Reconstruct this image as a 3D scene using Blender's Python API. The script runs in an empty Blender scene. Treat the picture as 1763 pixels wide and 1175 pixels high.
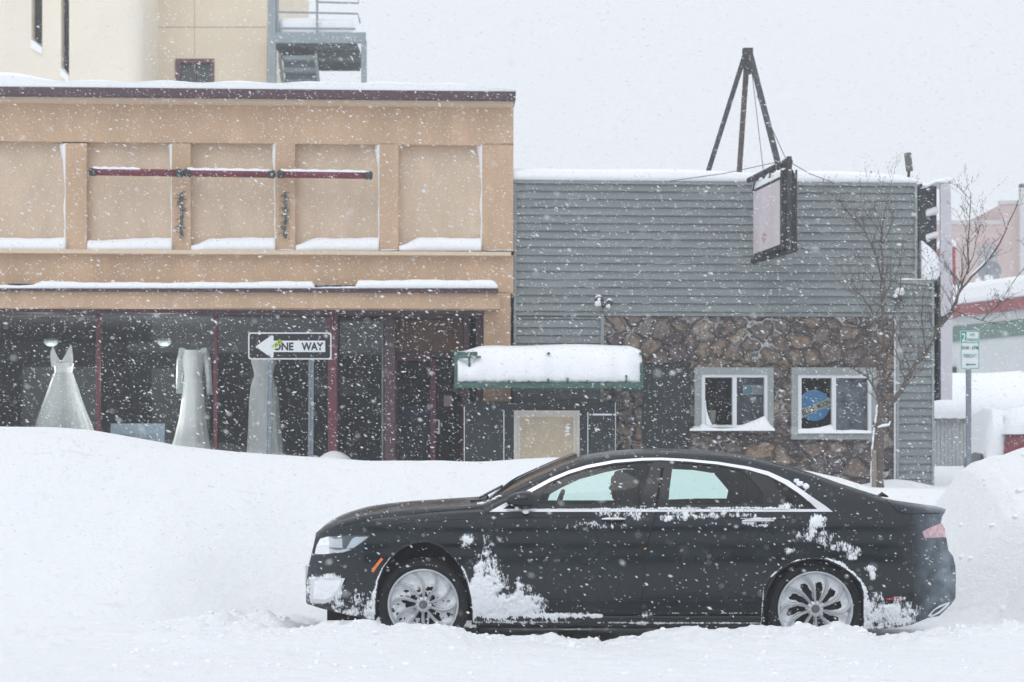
import bpy, bmesh, math, random
import numpy as np
from mathutils import Vector, Matrix
from mathutils.geometry import delaunay_2d_cdt
random.seed(7)
R = math.radians
C = bpy.context.scene.collection
# ------------------------------------------------------------------ camera, sky, sun, exposure
LENS = 60.0
F = 1763 * LENS / 36.0          # focal length in photograph pixels
HY, CX, EYE = 800.0, 881.5, 1.40
cam_d = bpy.data.cameras.new('camera'); cam = bpy.data.objects.new('camera', cam_d); C.objects.link(cam)
cam.location = (0, 0, EYE); cam.rotation_euler = (R(90), 0, 0)
cam_d.lens = LENS; cam_d.sensor_width = 36; cam_d.shift_y = (HY - 587.5) / 1763
cam_d.clip_start = 0.1; cam_d.clip_end = 2000
cam_d.dof.use_dof = True; cam_d.dof.focus_distance = 13.0; cam_d.dof.aperture_fstop = 3.5
bpy.context.scene.camera = cam
W = bpy.data.worlds.new('World'); bpy.context.scene.world = W; W.use_nodes = True
nt = W.node_tree; nt.nodes.clear()
SUN_EL, SUN_AZ = R(48), R(200)
sky = nt.nodes.new('ShaderNodeTexSky'); sky.sky_type = 'NISHITA'; sky.sun_disc = False
sky.sun_elevation = SUN_EL; sky.sun_rotation = SUN_AZ; sky.air_density = 1.0; sky.dust_density = 4.0
hs = nt.nodes.new('ShaderNodeHueSaturation'); hs.inputs['Saturation'].default_value = 0.12; hs.inputs['Value'].default_value = 1.0
mx = nt.nodes.new('ShaderNodeMix'); mx.data_type = 'RGBA'; mx.inputs[0].default_value = 0.88
mx.inputs[7].default_value = (8.9, 9.35, 10.0, 1)          # the snow cloud hides the blue sky
bg = nt.nodes.new('ShaderNodeBackground'); bg.inputs['Strength'].default_value = 0.095
wo = nt.nodes.new('ShaderNodeOutputWorld')
nt.links.new(sky.outputs[0], hs.inputs['Color']); nt.links.new(hs.outputs[0], mx.inputs[6])
gc = nt.nodes.new('ShaderNodeTexCoord'); gs = nt.nodes.new('ShaderNodeSeparateXYZ'); gr = nt.nodes.new('ShaderNodeMapRange')   # overcast: brighter towards the zenith
gr.inputs[1].default_value = .0; gr.inputs[2].default_value = 1.0; gr.inputs[3].default_value = .97; gr.inputs[4].default_value = 1.32
gv = nt.nodes.new('ShaderNodeVectorMath'); gv.operation = 'SCALE'
nt.links.new(gc.outputs['Generated'], gs.inputs[0]); nt.links.new(gs.outputs[2], gr.inputs[0]); nt.links.new(mx.outputs[2], gv.inputs[0]); nt.links.new(gr.outputs[0], gv.inputs['Scale'])
nt.links.new(gv.outputs[0], bg.inputs[0]); nt.links.new(bg.outputs[0], wo.inputs[0])
sl = bpy.data.lights.new('sun', 'SUN'); sl.energy = 0.5; sl.angle = R(35); sl.color = (1, .98, .95)
so = bpy.data.objects.new('sun', sl); C.objects.link(so)
so.rotation_euler = (R(90) - SUN_EL, 0, R(180) - SUN_AZ + R(0))
so.location = (0, 0, 30)
sc = bpy.context.scene
sc.view_settings.view_transform = 'Standard'; sc.view_settings.look = 'None'
sc.view_settings.exposure = 0.0; sc.view_settings.gamma = 1.0
sc.render.engine = 'CYCLES'
sc.cycles.max_bounces = 10; sc.cycles.transparent_max_bounces = 16; sc.cycles.volume_bounces = 2
sc.cycles.use_denoising = True

# ------------------------------------------------------------------ materials
MATS = {}
def mat(name, col, rough=0.7, var=0.0, vscale=3.0, bump=0.0, bscale=20.0, metal=0.0, coat=0.0, spec=0.5, stretch=None, alpha=None):
    if name in MATS: return MATS[name]
    m = bpy.data.materials.new(name); m.use_nodes = True
    n = m.node_tree; b = n.nodes['Principled BSDF']
    b.inputs['Base Color'].default_value = (*col, 1); b.inputs['Roughness'].default_value = rough
    b.inputs['Metallic'].default_value = metal; b.inputs['Coat Weight'].default_value = coat
    b.inputs['Coat Roughness'].default_value = 0.08
    b.inputs['Specular IOR Level'].default_value = spec
    tc = n.nodes.new('ShaderNodeTexCoord'); mp = n.nodes.new('ShaderNodeMapping')
    n.links.new(tc.outputs['Object'], mp.inputs[0])
    if stretch: mp.inputs['Scale'].default_value = stretch
    if var > 0:
        t = n.nodes.new('ShaderNodeTexNoise'); t.inputs['Scale'].default_value = vscale; t.inputs['Detail'].default_value = 6
        t.inputs['Roughness'].default_value = 0.65
        n.links.new(mp.outputs[0], t.inputs[0])
        mr = n.nodes.new('ShaderNodeMapRange'); mr.inputs[1].default_value = 0.3; mr.inputs[2].default_value = 0.7
        mr.inputs[3].default_value = 1 - var; mr.inputs[4].default_value = 1 + var
        n.links.new(t.outputs[0], mr.inputs[0])
        mu = n.nodes.new('ShaderNodeVectorMath'); mu.operation = 'SCALE'; mu.inputs[0].default_value = col
        n.links.new(mr.outputs[0], mu.inputs['Scale']); n.links.new(mu.outputs[0], b.inputs['Base Color'])
    if bump > 0:
        t2 = n.nodes.new('ShaderNodeTexNoise'); t2.inputs['Scale'].default_value = bscale; t2.inputs['Detail'].default_value = 8
        n.links.new(mp.outputs[0], t2.inputs[0])
        bp = n.nodes.new('ShaderNodeBump'); bp.inputs['Strength'].default_value = bump; bp.inputs['Distance'].default_value = 0.02
        n.links.new(t2.outputs[0], bp.inputs['Height']); n.links.new(bp.outputs[0], b.inputs['Normal'])
    MATS[name] = m
    return m

def glass(name, tint, gloss=1.0, rough=0.02):
    m = bpy.data.materials.new(name); m.use_nodes = True; n = m.node_tree
    n.nodes.clear()
    o = n.nodes.new('ShaderNodeOutputMaterial'); tr = n.nodes.new('ShaderNodeBsdfTransparent'); tr.inputs[0].default_value = (*tint, 1)
    gl = n.nodes.new('ShaderNodeBsdfGlossy'); gl.inputs['Roughness'].default_value = rough
    gl.inputs[0].default_value = (gloss, gloss, gloss, 1)
    fr = n.nodes.new('ShaderNodeFresnel'); fr.inputs[0].default_value = 1.45
    ms = n.nodes.new('ShaderNodeMixShader')
    n.links.new(fr.outputs[0], ms.inputs[0]); n.links.new(tr.outputs[0], ms.inputs[1]); n.links.new(gl.outputs[0], ms.inputs[2])
    n.links.new(ms.outputs[0], o.inputs[0]); MATS[name] = m
    return m

SNOW = mat('snow', (.93, .945, .965), .75, var=.012, vscale=1.2, bump=.35, bscale=14, spec=.25)
SNOWR = mat('snow_smooth', (.92, .94, .965), .8, bump=.12, bscale=10, spec=.2)
PANE = glass('shop_glass', (.93, .95, .95))
CARGLASS = glass('car_glass', (.80, .92, .89))
TAN = mat('tan_stucco', (.565, .392, .262), .9, var=.13, vscale=2.4, bump=.3, bscale=60, stretch=(1.2, 1, .35))
TANP = mat('tan_panel', (.62, .485, .36), .9, var=.12, vscale=2.2, bump=.3, bscale=60, stretch=(1.2, 1, .4))
TANL = mat('tan_trim', (.70, .56, .42), .85, var=.05)
PURP = mat('plum_metal', (.085, .045, .06), .5, var=.15, vscale=6)
RED = mat('dark_red_frame', (.13, .03, .045), .5, var=.15)
BEIGE = mat('beige_stucco', (.76, .66, .51), .9, var=.05, vscale=.8, bump=.2, bscale=40)
CREAM = mat('cream_stucco', (.86, .79, .67), .9, var=.04, vscale=.6, bump=.2, bscale=40)
GREYM = mat('grey_steel', (.22, .26, .28), .6, var=.1)
SIDE = mat('grey_green_siding', (.222, .25, .256), .75, var=.16, vscale=3.0, bump=.2, bscale=40, stretch=(.25, 1, 2.5))
SIDET = mat('grey_green_trim', (.29, .325, .325), .75, var=.1, vscale=5)
DARK = mat('dark_green_panel', (.018, .026, .028), .5, var=.3, vscale=5)
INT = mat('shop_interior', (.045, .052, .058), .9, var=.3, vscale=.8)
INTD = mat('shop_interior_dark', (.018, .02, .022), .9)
BLACK = mat('black_plastic', (.012, .013, .014), .45)
WHITEF = mat('white_frame', (.72, .75, .78), .5)
PLY = mat('weathered_plywood', (.50, .42, .31), .85, var=.12, vscale=5, bump=.2, bscale=30)
PLYF = mat('pale_wood_frame', (.58, .55, .50), .8, var=.08, vscale=8)
GREEN = mat('green_awning_frame', (.05, .125, .105), .5, var=.2, vscale=8)
GALV = mat('galvanised_steel', (.24, .28, .32), .45, var=.12, vscale=12, metal=.3)
RUST = mat('rusty_steel', (.10, .075, .07), .8, var=.3, vscale=8)
IRON = mat('dark_iron', (.045, .05, .055), .7, var=.3, vscale=10)
BARK = mat('tree_bark', (.13, .108, .10), .9, var=.35, vscale=25, bump=.5, bscale=80)
BROWNP = mat('brown_transom', (.17, .10, .065), .7, var=.2, vscale=3)
DRESS = mat('white_satin', (.90, .90, .89), .95, var=.05, vscale=14, stretch=(1, 1, .1), bump=.3, bscale=18)
LACE = mat('pale_lace', (.66, .70, .70), .8, var=.35, vscale=50)
TULLE = mat('pale_tulle', (.88, .88, .88), .9, var=.10, vscale=26, stretch=(1, 1, .12), bump=.6, bscale=30)

# ------------------------------------------------------------------ helpers
WM = {}
def props(o, label=None, cat=None, group=None, kind=None):
    if label: o['label'] = label
    if cat: o['category'] = cat
    if group: o['group'] = group
    if kind: o['kind'] = kind
    return o
def root(name, loc, label, cat, group=None, rz=0, kind=None):
    o = bpy.data.objects.new(name, None); C.objects.link(o)
    o.location = loc; o.rotation_euler = (0, 0, rz); o.empty_display_size = .2
    WM[o.name] = Matrix.Translation(loc) @ Matrix.Rotation(rz, 4, 'Z')
    return props(o, label, cat, group, kind)

class MB:
    def __init__(s): s.v = []; s.f = []; s.mi = []
    def add(s, vs, fs, mi=0):
        o = len(s.v); s.v.extend([tuple(p) for p in vs]); s.f.extend([tuple(i + o for i in f) for f in fs]); s.mi.extend([mi] * len(fs)); return s
    def box(s, x0, x1, y0, y1, z0, z1, mi=0):
        if x0 > x1: x0, x1 = x1, x0
        if y0 > y1: y0, y1 = y1, y0
        if z0 > z1: z0, z1 = z1, z0
        return s.add([(x0,y0,z0),(x1,y0,z0),(x1,y1,z0),(x0,y1,z0),(x0,y0,z1),(x1,y0,z1),(x1,y1,z1),(x0,y1,z1)],
              [(0,3,2,1),(4,5,6,7),(0,1,5,4),(1,2,6,5),(2,3,7,6),(3,0,4,7)], mi)
    def tube(s, pts, rad, n=8, mi=0, cap=True):
        pts = [Vector(p) for p in pts]
        if not hasattr(rad, '__len__'): rad = [rad] * len(pts)
        vs = []; fs = []; prev = None
        for i, p in enumerate(pts):
            d = (pts[min(i+1, len(pts)-1)] - pts[max(i-1, 0)])
            if d.length < 1e-9: d = Vector((0,0,1))
            d.normalize()
            if prev is None: a = d.orthogonal().normalized()
            else:
                a = prev - d * prev.dot(d)
                a = a.normalized() if a.length > 1e-6 else d.orthogonal().normalized()
            prev = a; b = d.cross(a)
            for k in range(n):
                t = 2*math.pi*k/n; vs.append(p + (a*math.cos(t) + b*math.sin(t)) * rad[i])
        for i in range(len(pts)-1):
            for k in range(n):
                fs.append((i*n+k, i*n+(k+1)%n, (i+1)*n+(k+1)%n, (i+1)*n+k))
        if cap: fs.append(tuple(range(n))[::-1]); fs.append(tuple((len(pts)-1)*n+k for k in range(n)))
        return s.add(vs, fs, mi)
    def prism(s, poly, axis_vec, mi=0):
        """poly = list of 3D points (planar), extruded by axis_vec"""
        n = len(poly); a = Vector(axis_vec)
        vs = [Vector(p) for p in poly] + [Vector(p) + a for p in poly]
        fs = [tuple(range(n)), tuple(range(n, 2*n))[::-1]] + [(i, n+i, n+(i+1)%n, (i+1)%n)[::-1] for i in range(n)]
        return s.add(vs, fs, mi)
    def grid(s, P, mi=0, closed=False):
        """P = rows of points"""
        r, c = len(P), len(P[0]); vs = [p for row in P for p in row]; fs = []
        for i in range(r-1):
            for j in range(c if closed else c-1):
                fs.append((i*c+j, i*c+(j+1)%c, (i+1)*c+(j+1)%c, (i+1)*c+j))
        return s.add(vs, fs, mi)
    def lathe(s, cx, cy, prof, n=24, axis='Z', mi=0, cap=True):
        P = []
        for (r, h) in prof:
            row = []
            for k in range(n):
                t = 2*math.pi*k/n
                row.append((cx[0]+r*math.cos(t), cx[1]+r*math.sin(t), cx[2]+h) if axis == 'Z' else (cx[0]+r*math.cos(t), cx[1]+h, cx[2]+r*math.sin(t)))
            P.append(row)
        o = len(s.v); s.grid(P, mi, True)
        if cap:
            s.f.append(tuple(o+k for k in range(n))); s.mi.append(mi)
            s.f.append(tuple(o+(len(prof)-1)*n+k for k in range(n))); s.mi.append(mi)
        return s
    def build(s, name, mats, parent=None, space='world', smooth=False, bevel=0, fixn=True):
        me = bpy.data.meshes.new(name)
        me.from_pydata(s.v, [], s.f)
        if not isinstance(mats, (list, tuple)): mats = [mats]
        for m in mats: me.materials.append(m)
        if len(mats) > 1: me.polygons.foreach_set('material_index', s.mi)
        if fixn:
            bm = bmesh.new(); bm.from_mesh(me); bmesh.ops.recalc_face_normals(bm, faces=bm.faces); bm.to_mesh(me); bm.free()
        if parent is not None and space == 'world': me.transform(WM[parent.name].inverted())
        if smooth: me.polygons.foreach_set('use_smooth', [True]*len(me.polygons))
        me.update()
        o = bpy.data.objects.new(name, me); C.objects.link(o)
        if parent is not None: o.parent = parent; WM[o.name] = WM[parent.name]
        else: WM[o.name] = Matrix.Identity(4)
        if bevel:
            bv = o.modifiers.new('bevel', 'BEVEL'); bv.width = bevel; bv.segments = 2; bv.limit_method = 'ANGLE'
        return o

def P(px, py, Y): return Vector(((px - CX) / F * Y, Y, EYE + (HY - py) / F * Y))
def interp(x, tab):
    xs = [t[0] for t in tab]; ys = [t[1] for t in tab]
    return float(np.interp(x, xs, ys))

def hashn(ix, iy, seed):
    n = (ix.astype(np.int64) * 374761393 + iy.astype(np.int64) * 668265263 + seed * 1274126177) & 0x7fffffff
    n = (n ^ (n >> 13)) * 1274126177 & 0x7fffffff
    n = n ^ (n >> 16)
    return (n & 0xffff) / 65535.0
def vnoise(x, y, seed=0):
    ix = np.floor(x); iy = np.floor(y); fx = x - ix; fy = y - iy
    fx = fx*fx*(3-2*fx); fy = fy*fy*(3-2*fy)
    a = hashn(ix, iy, seed); b = hashn(ix+1, iy, seed); c = hashn(ix, iy+1, seed); d = hashn(ix+1, iy+1, seed)
    return (a*(1-fx)+b*fx)*(1-fy) + (c*(1-fx)+d*fx)*fy - .5
def fbm(x, y, oct=4, seed=0):
    r = 0; a = 1.0
    for k in range(oct):
        r = r + a * vnoise(x * 2**k + 17.3*k, y * 2**k - 9.1*k, seed + k); a *= .5
    return r
def sstep(t): t = np.clip(t, 0, 1); return t*t*(3-2*t)

TXT = {}
def text_mesh(body, width=None, height=1.0, align='CENTER', bold=0.0):
    cu = bpy.data.curves.new('t', 'FONT'); cu.body = body; cu.align_x = align; cu.size = 1.0; cu.offset = bold; cu.resolution_u = 3
    ob = bpy.data.objects.new('t', cu); C.objects.link(ob)
    dg = bpy.context.evaluated_depsgraph_get(); me = bpy.data.meshes.new_from_object(ob.evaluated_get(dg))
    vs = [v.co.copy() for v in me.vertices]; fs = [tuple(p.vertices) for p in me.polygons]
    bpy.data.objects.remove(ob); bpy.data.curves.remove(cu); bpy.data.meshes.remove(me)
    x0 = min(v.x for v in vs); x1 = max(v.x for v in vs); y0 = min(v.y for v in vs); y1 = max(v.y for v in vs)
    w = width if width else (x1-x0)/(y1-y0)*height
    return [((v.x-(x0+x1)/2)/(x1-x0)*w, (v.y-(y0+y1)/2)/(y1-y0)*height) for v in vs], fs

# ------------------------------------------------------------------ street facade frame (buildings stand on one line, 23.5 m away)
TH = math.atan(.045); CT, ST = math.cos(TH), math.sin(TH); YF = 23.5
def L(px, py, d=0.0):
    """photo pixel -> point in the facade frame, d metres proud of the wall line"""
    u = (px - CX) / F
    t = (YF*CT - d) / (CT - u*ST)
    return Vector((t*u*CT + (t-YF)*ST, -d, EYE + (HY - py) / F * t))
def Lw(px, py, d=0.0):
    v = L(px, py, d); return Vector((v.x*CT - v.y*ST, YF + v.x*ST + v.y*CT, v.z))
def lbox(mb, px0, px1, py0, py1, d0, d1, mi=0):
    pm = (px0+px1)/2 if px1-px0 < 700 else 440
    a = L(px0, py1, d1); b = L(px1, py0, d1)
    zt = L(pm, py0, d1).z; zb = L(pm, py1, d1).z
    mb.box(a.x, b.x, -d1, -d0, zb, zt, mi); return mb
def lboxz(mb, px0, px1, z0, z1, d0, d1, mi=0):
    mb.box(L(px0, 600, d1).x, L(px1, 600, d1).x, -d1, -d0, z0, z1, mi); return mb

# ------------------------------------------------------------------ snow ground: one sheet
CREST = [(-900,770),(-400,752),(-100,740),(0,735),(90,736),(150,741),(200,750),(300,768),(400,778),(520,786),(620,793),(720,796),(830,794),(900,790),(1000,787),(1100,789),(1300,800),(1400,812),(1450,822),(1500,838),(1640,843),(1900,843)]
RIDGE = [(300,1100),(420,1095),(500,1082),(560,1075),(600,1072),(650,1075),(700,1078),(760,1078),(790,1085),(820,1095),(880,1098),(960,1100),(1020,1102),(1036,1108),(1080,1095),(1150,1085),(1250,1082),(1330,1078),(1400,1076),(1450,1075),(1485,1083),(1497,1097),(1540,1098),(1580,1090),(1640,1082),(1800,1075),(2200,1100)]
RBANK = [(1500,1150),(1540,1040),(1590,935),(1635,855),(1660,815),(1680,798),(1710,786),(1740,778),(1763,775),(1850,765),(2000,760),(2300,775)]
def ground_h(x, y):
    x = np.asarray(x, float); y = np.asarray(y, float)
    Yc = 17.6
    pxc = x / Yc * F + CX
    zc = EYE + (HY - np.interp(pxc, *zip(*CREST))) / F * Yc
    zc = zc + .03*fbm(x*.8, y*.8, 3, 3)
    side = 1.05 + .04*fbm(x*.7, y*.7, 3, 5)
    toe = 14.85 - 1.3*sstep((-1.7 - x)/1.6) - .9*sstep((x-4.4)/1.5)
    t = np.clip((y-toe)/(Yc-toe), 0, 1)
    up = t**.85*(1.15-.15*t); up = np.where(t > 0, sstep(t)*.45+up*.55, 0)
    road = .125 + .02*fbm(x*1.5, y*3.0, 3, 11)
    h = road + (zc-road)*up
    back = sstep((y-Yc-.25)/3.0); h = np.where(y > Yc, zc*(1-back) + side*back, h)
    # nearer plough bank on the right
    Yr = 16.4; pxr = x/Yr*F + CX
    zr = EYE + (HY - np.interp(pxr, *zip(*RBANK)))/F*Yr
    prof = np.where(y < Yr, sstep((y-12.9)/(Yr-12.9))**.8, np.exp(-((y-Yr)/1.6)**2))
    hr = (zr)*prof + .07*fbm(x*1.7, y*1.7, 4, 21)*np.clip(zr, 0, 1)*prof
    h = np.maximum(h, np.where(zr > -2, hr, -9))
    # lip in front of the car left by the plough
    Yl = 12.3; pxl = x/Yl*F + CX
    zl = EYE + (HY - np.interp(pxl, *zip(*RIDGE)))/F*Yl
    rough = fbm(x*9, y*9, 4, 31)
    lipf = np.where(y < Yl, np.exp(-((y-Yl)/.45)**2), np.exp(-((y-Yl)/.16)**2))
    inx = sstep((x+2.6)/.8)*sstep((6.5-x)/1.0)
    h = np.where(y < Yl, np.maximum(h, h+(zl-h)*lipf*inx), h)
    trough = sstep((y-12.33)/.1)*sstep((14.95-y)/.2)*sstep((x+1.95)/.7)*sstep((4.75-x)/.7)
    edge = lipf*inx
    h = np.where((y >= Yl), np.maximum(h*(1-trough) + .02*trough, zl*edge + (h*(1-trough)+.02*trough)*(1-edge)), h)
    h = h + .045*rough*np.exp(-((y-12.28)/.22)**2)*inx + .02*fbm(x*22, y*22, 3, 41)*np.exp(-((y-12.2)/.4)**2)*inx
    # churned heap in front of the bumper
    m = np.exp(-(((x+2.15)/.6)**2 + ((y-13.4)/.9)**2))
    h = h + m*(1-trough)*(.05 + .13*fbm(x*4.5, y*4.5, 5, 51))
    rut = np.exp(-(((x+2.3)/1.1)**2 + ((y-12.9)/.55)**2)); h = h + rut*.07*fbm(x*3, y*8, 4, 57)
    # general texture
    near = np.exp(-np.clip(y-9, 0, None)/4.5)
    h = h + near*(.030*fbm(x*2.2, y*7, 4, 61) + .014*fbm(x*14, y*26, 3, 71))
    lump = np.clip(fbm(x*3.1, y*3.1, 3, 81)-.28, 0, 1)
    h = h + lump*.10*sstep((15.5-y)/3)
    bankr = sstep((y-14)/1.0)*sstep((18-y)/2)
    h = h + bankr*(.06*fbm(x*1.3, y*1.6, 5, 91))
    # drift at foot of shopfront and behind
    ex = (x - L(578, 780).x); h = h + .52*np.exp(-(ex/.45)**2)*sstep((y-22.4)/.8)*(y < 24)
    ex = (x - 5.25); h = h + .14*np.exp(-(ex/.5)**2)*np.exp(-((y-23.3)/.5)**2)
    # inside the footprints the snow sheet stops: bare slab level
    yl = -(x*ST) + (y-YF)*CT; xl = x*CT + (y-YF)*ST
    foot = sstep((yl-.02)/.12)*(yl < 13)*(xl < L(1609, 700).x)*(xl > -12)
    h = h*(1-foot) + .02*foot
    out = (xl >= L(1609, 700).x) & (y > 22)
    far = 1.10 + (1.36-1.10)*sstep((y-23)/12) + .04*fbm(x*.4, y*.4, 3, 99)
    h = np.where(out, np.maximum(np.where(y < 24.5, h, 0), far), h)
    h = np.where(y > 60, 1.25, h)
    return h
def axis(segs):
    out = []
    for a, b, st in segs: out += list(np.arange(a, b, st))
    return np.array(out + [segs[-1][1]])
gx = axis([(-150,-60,30),(-60,-14,4),(-14,-4.6,.14),(-4.6,4.9,.0215),(4.9,7,.06),(7,14,.25),(14,60,4),(60,150,30)])
gy = axis([(-60,6,3),(6,9.2,.2),(9.2,11.6,.03),(11.6,13.2,.02),(13.2,15.5,.032),(15.5,19,.06),(19,22.6,.15),(22.6,24.2,.04),(24.2,42,.5),(42,80,3),(80,200,40)])
X, Y = np.meshgrid(gx, gy); Z = ground_h(X, Y)
me = bpy.data.meshes.new('snow_ground'); nv = X.size; nr, ncol = X.shape
me.vertices.add(nv); me.vertices.foreach_set('co', np.stack([X.ravel(), Y.ravel(), Z.ravel()], 1).ravel().astype(np.float32))
idx = np.arange(nv).reshape(nr, ncol)
q = np.stack([idx[:-1,:-1], idx[:-1,1:], idx[1:,1:], idx[1:,:-1]], -1).reshape(-1, 4)
me.loops.add(q.size); me.loops.foreach_set('vertex_index', q.ravel().astype(np.int32))
me.polygons.add(len(q)); me.polygons.foreach_set('loop_start', (np.arange(len(q))*4).astype(np.int32))
me.polygons.foreach_set('loop_total', np.full(len(q), 4, np.int32))
me.polygons.foreach_set('use_smooth', np.ones(len(q), bool)); me.update(); me.validate()
g = bpy.data.objects.new('snow_ground', me); C.objects.link(g); g['kind'] = 'structure'
gm = mat('ground_snow', (.935, .95, .97), .8, bump=.0, spec=.2)
n = gm.node_tree; b = n.nodes['Principled BSDF']; tc = n.nodes.new('ShaderNodeTexCoord')
t1 = n.nodes.new('ShaderNodeTexNoise'); t1.inputs['Scale'].default_value = 11; t1.inputs['Detail'].default_value = 9; t1.inputs['Roughness'].default_value = .7
mp = n.nodes.new('ShaderNodeMapping'); mp.inputs['Scale'].default_value = (.7, 1, 1); n.links.new(tc.outputs['Object'], mp.inputs[0]); n.links.new(mp.outputs[0], t1.inputs[0])
bp = n.nodes.new('ShaderNodeBump'); bp.inputs['Strength'].default_value = .85; bp.inputs['Distance'].default_value = .045
n.links.new(t1.outputs[0], bp.inputs['Height']); n.links.new(bp.outputs[0], b.inputs['Normal'])
# sparse grit in the ploughed snow
t2 = n.nodes.new('ShaderNodeTexNoise'); t2.inputs['Scale'].default_value = 2.3; t2.inputs['Detail'].default_value = 10; t2.inputs['Roughness'].default_value = .75
mp2 = n.nodes.new('ShaderNodeMapping'); mp2.inputs['Scale'].default_value = (.8, 2.2, 1); n.links.new(tc.outputs['Object'], mp2.inputs[0]); n.links.new(mp2.outputs[0], t2.inputs[0])
mr = n.nodes.new('ShaderNodeMapRange'); mr.inputs[1].default_value = .60; mr.inputs[2].default_value = .76; mr.inputs[3].default_value = 0; mr.inputs[4].default_value = .5
n.links.new(t2.outputs[0], mr.inputs[0])
mc = n.nodes.new('ShaderNodeMix'); mc.data_type = 'RGBA'; mc.inputs[6].default_value = (.935, .95, .97, 1); mc.inputs[7].default_value = (.55, .55, .55, 1)
n.links.new(mr.outputs[0], mc.inputs[0]); n.links.new(mc.outputs[2], b.inputs['Base Color'])
me.materials.append(gm)

# loose snow clods along the lip
def icolump(c, r, seed):
    rr = random.Random(seed); bm = bmesh.new(); bmesh.ops.create_icosphere(bm, subdivisions=2, radius=1)
    a = [rr.uniform(.7, 1.25) for _ in range(3)]
    vs = []
    for v in bm.verts:
        k = 1 + .35*math.sin(v.co.x*5+seed)*math.cos(v.co.y*4+seed*2)*math.sin(v.co.z*6+seed)
        vs.append((c[0]+v.co.x*r*a[0]*k, c[1]+v.co.y*r*a[1]*k, c[2]+v.co.z*r*a[2]*k*.8))
    fs = [tuple(v.index for v in f.verts) for f in bm.faces]; bm.free(); return vs, fs
cl = MB()
for i in range(900):
    x = random.uniform(-2.6, 4.6); y = random.gauss(12.24, .14) if random.random() < .5 else random.uniform(10.0, 12.3)
    z = float(ground_h(x, y)); r = random.choice([.004, .006, .008, .011, .02]) * random.uniform(.7, 1.3)
    cl.add(*icolump((x, y, z), r, i))
for i in range(110):
    x = random.gauss(-2.0, .40); y = random.gauss(13.2, .3); cl.add(*icolump((x, y, float(ground_h(x, y))), random.uniform(.006, .022), i+900))
for i in range(70):
    x = random.uniform(4.0, 5.6); y = random.uniform(13.0, 16.2); cl.add(*icolump((x, y, float(ground_h(x, y))), random.uniform(.01, .04), i+1900))
o = cl.build('snow_clods', SNOW, smooth=True); props(o, 'loose crumbs of ploughed snow scattered along the churned roadside lip', 'snow', kind='stuff')
# ================================================================== TAN SHOP BUILDING (left)
def snow_strip(mb, pxs, top, bot, d0, d1, seed=0, seg=5, rnd=.03, droop=.01, ends=True):
    """snow lying on a ledge: top / bottom given as px functions or constants, rounded front edge"""
    a, bq = pxs; N = max(4, int((bq-a)/seg)); rows = []
    for i in range(N+1):
        px = a + (bq-a)*i/N
        tp = top(px) if callable(top) else top; bt = bot(px) if callable(bot) else bot
        e = min(1, i/1.5, (N-i)/1.5) if ends else 1
        jz = .012*math.sin(px*.05+seed) + .006*math.sin(px*.17+seed*2)
        zt = L(px, tp, d1).z + jz*.5; zb = L(px, bt, d1).z; zt = zb + (zt-zb)*(.35+.65*e) if e < 1 else zt
        x = L(px, 600, d1).x; h = max(zt-zb, .004); k = min(h*.5, .09)
        rows.append([(x, -d0, zb), (x, -d0, zt+.01), (x, -(d1-k*1.3), zt), (x, -(d1-k*.4), zt-k*.35), (x, -(d1+droop), zt-k), (x, -(d1+droop), zb+.004*math.sin(px)), (x, -(d1-.02), zb)])
    mb.grid(rows); o = len(mb.v)
    n7 = 7; mb.f.append(tuple(o-n7*(N+1)+k for k in range(n7))); mb.mi.append(0); mb.f.append(tuple(o-n7+k for k in range(n7))); mb.mi.append(0)
shop = root('shop_building', (0, YF, 0), 'tan stucco shop with five recessed upper panels and bridal display windows below', 'building', rz=TH)
XL = -330
RZ = L(400, 156, .12).z
m = MB()
lbox(m, XL, 884, 176, 247, -.25, .12)                       # upper band
edges = [(-228,-75,-38), (-38,-38,-38)]
pil = [(-75,-38), (113,149), (296,328), (474,508), (653,686), (830,884)]
for a, c in pil + [(XL, -228)]: lbox(m, a, c, 247, 432, -.25, .12)
lbox(m, XL, 884, 437, 503, -.25, .12)
lbox(m, 833, 879, 503, 600, -.3, .12)
lboxz(m, 833, 879, 0, L(850, 600).z, -.3, .12)
m.box(L(XL,500).x, L(884,500,.12).x-.03, 12, 12.25, 0, RZ)       # rear and side walls
m.box(L(884,500,.12).x-.26, L(884,500,.12).x-.01, .3, 12, 0, RZ-.2)
m.box(L(XL,500).x-.2, L(XL,500).x, .3, 12.2, 0, RZ-.2)
m.box(L(XL,500).x, L(884,500,.12).x-.3, .3, 12, L(300,420).z, L(300,420).z+.2)  # roof deck
m.build('wall', TAN, shop, 'local')
pan = [(-228,-75), (-38,113), (149,296), (328,474), (508,653), (686,830)]
for a, c in pan:
    m = MB(); lbox(m, a-2, c+2, 245, 434, -.2, -.012); m.build('recessed_panel', TANP, shop, 'local')
m = MB(); lbox(m, XL, 884, 163.5, 177, -.1, .27); lbox(m, XL, 882, 176.5, 180, -.1, .2); m.build('cornice', TANL, shop, 'local')
m = MB(); lbox(m, XL, 888, 153.5, 168.5, -.1, .36); m.build('roof_edge', PURP, shop, 'local', bevel=.01)
m = MB(); lbox(m, XL, 880, 431.5, 438, -.2, .24); m.build('sill_ledge', TANL, shop, 'local')
m = MB(); lbox(m, XL, 858, 496.5, 503, .12, .62); m.build('canopy_edge', PURP, shop, 'local')
m = MB(); lbox(m, XL, 861, 503, 530.5, .0, .56); m.build('fascia', TAN, shop, 'local')
m = MB(); lbox(m, XL, 834, 530.5, 540, -.02, .3); m.build('window_head', PURP, shop, 'local')
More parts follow.
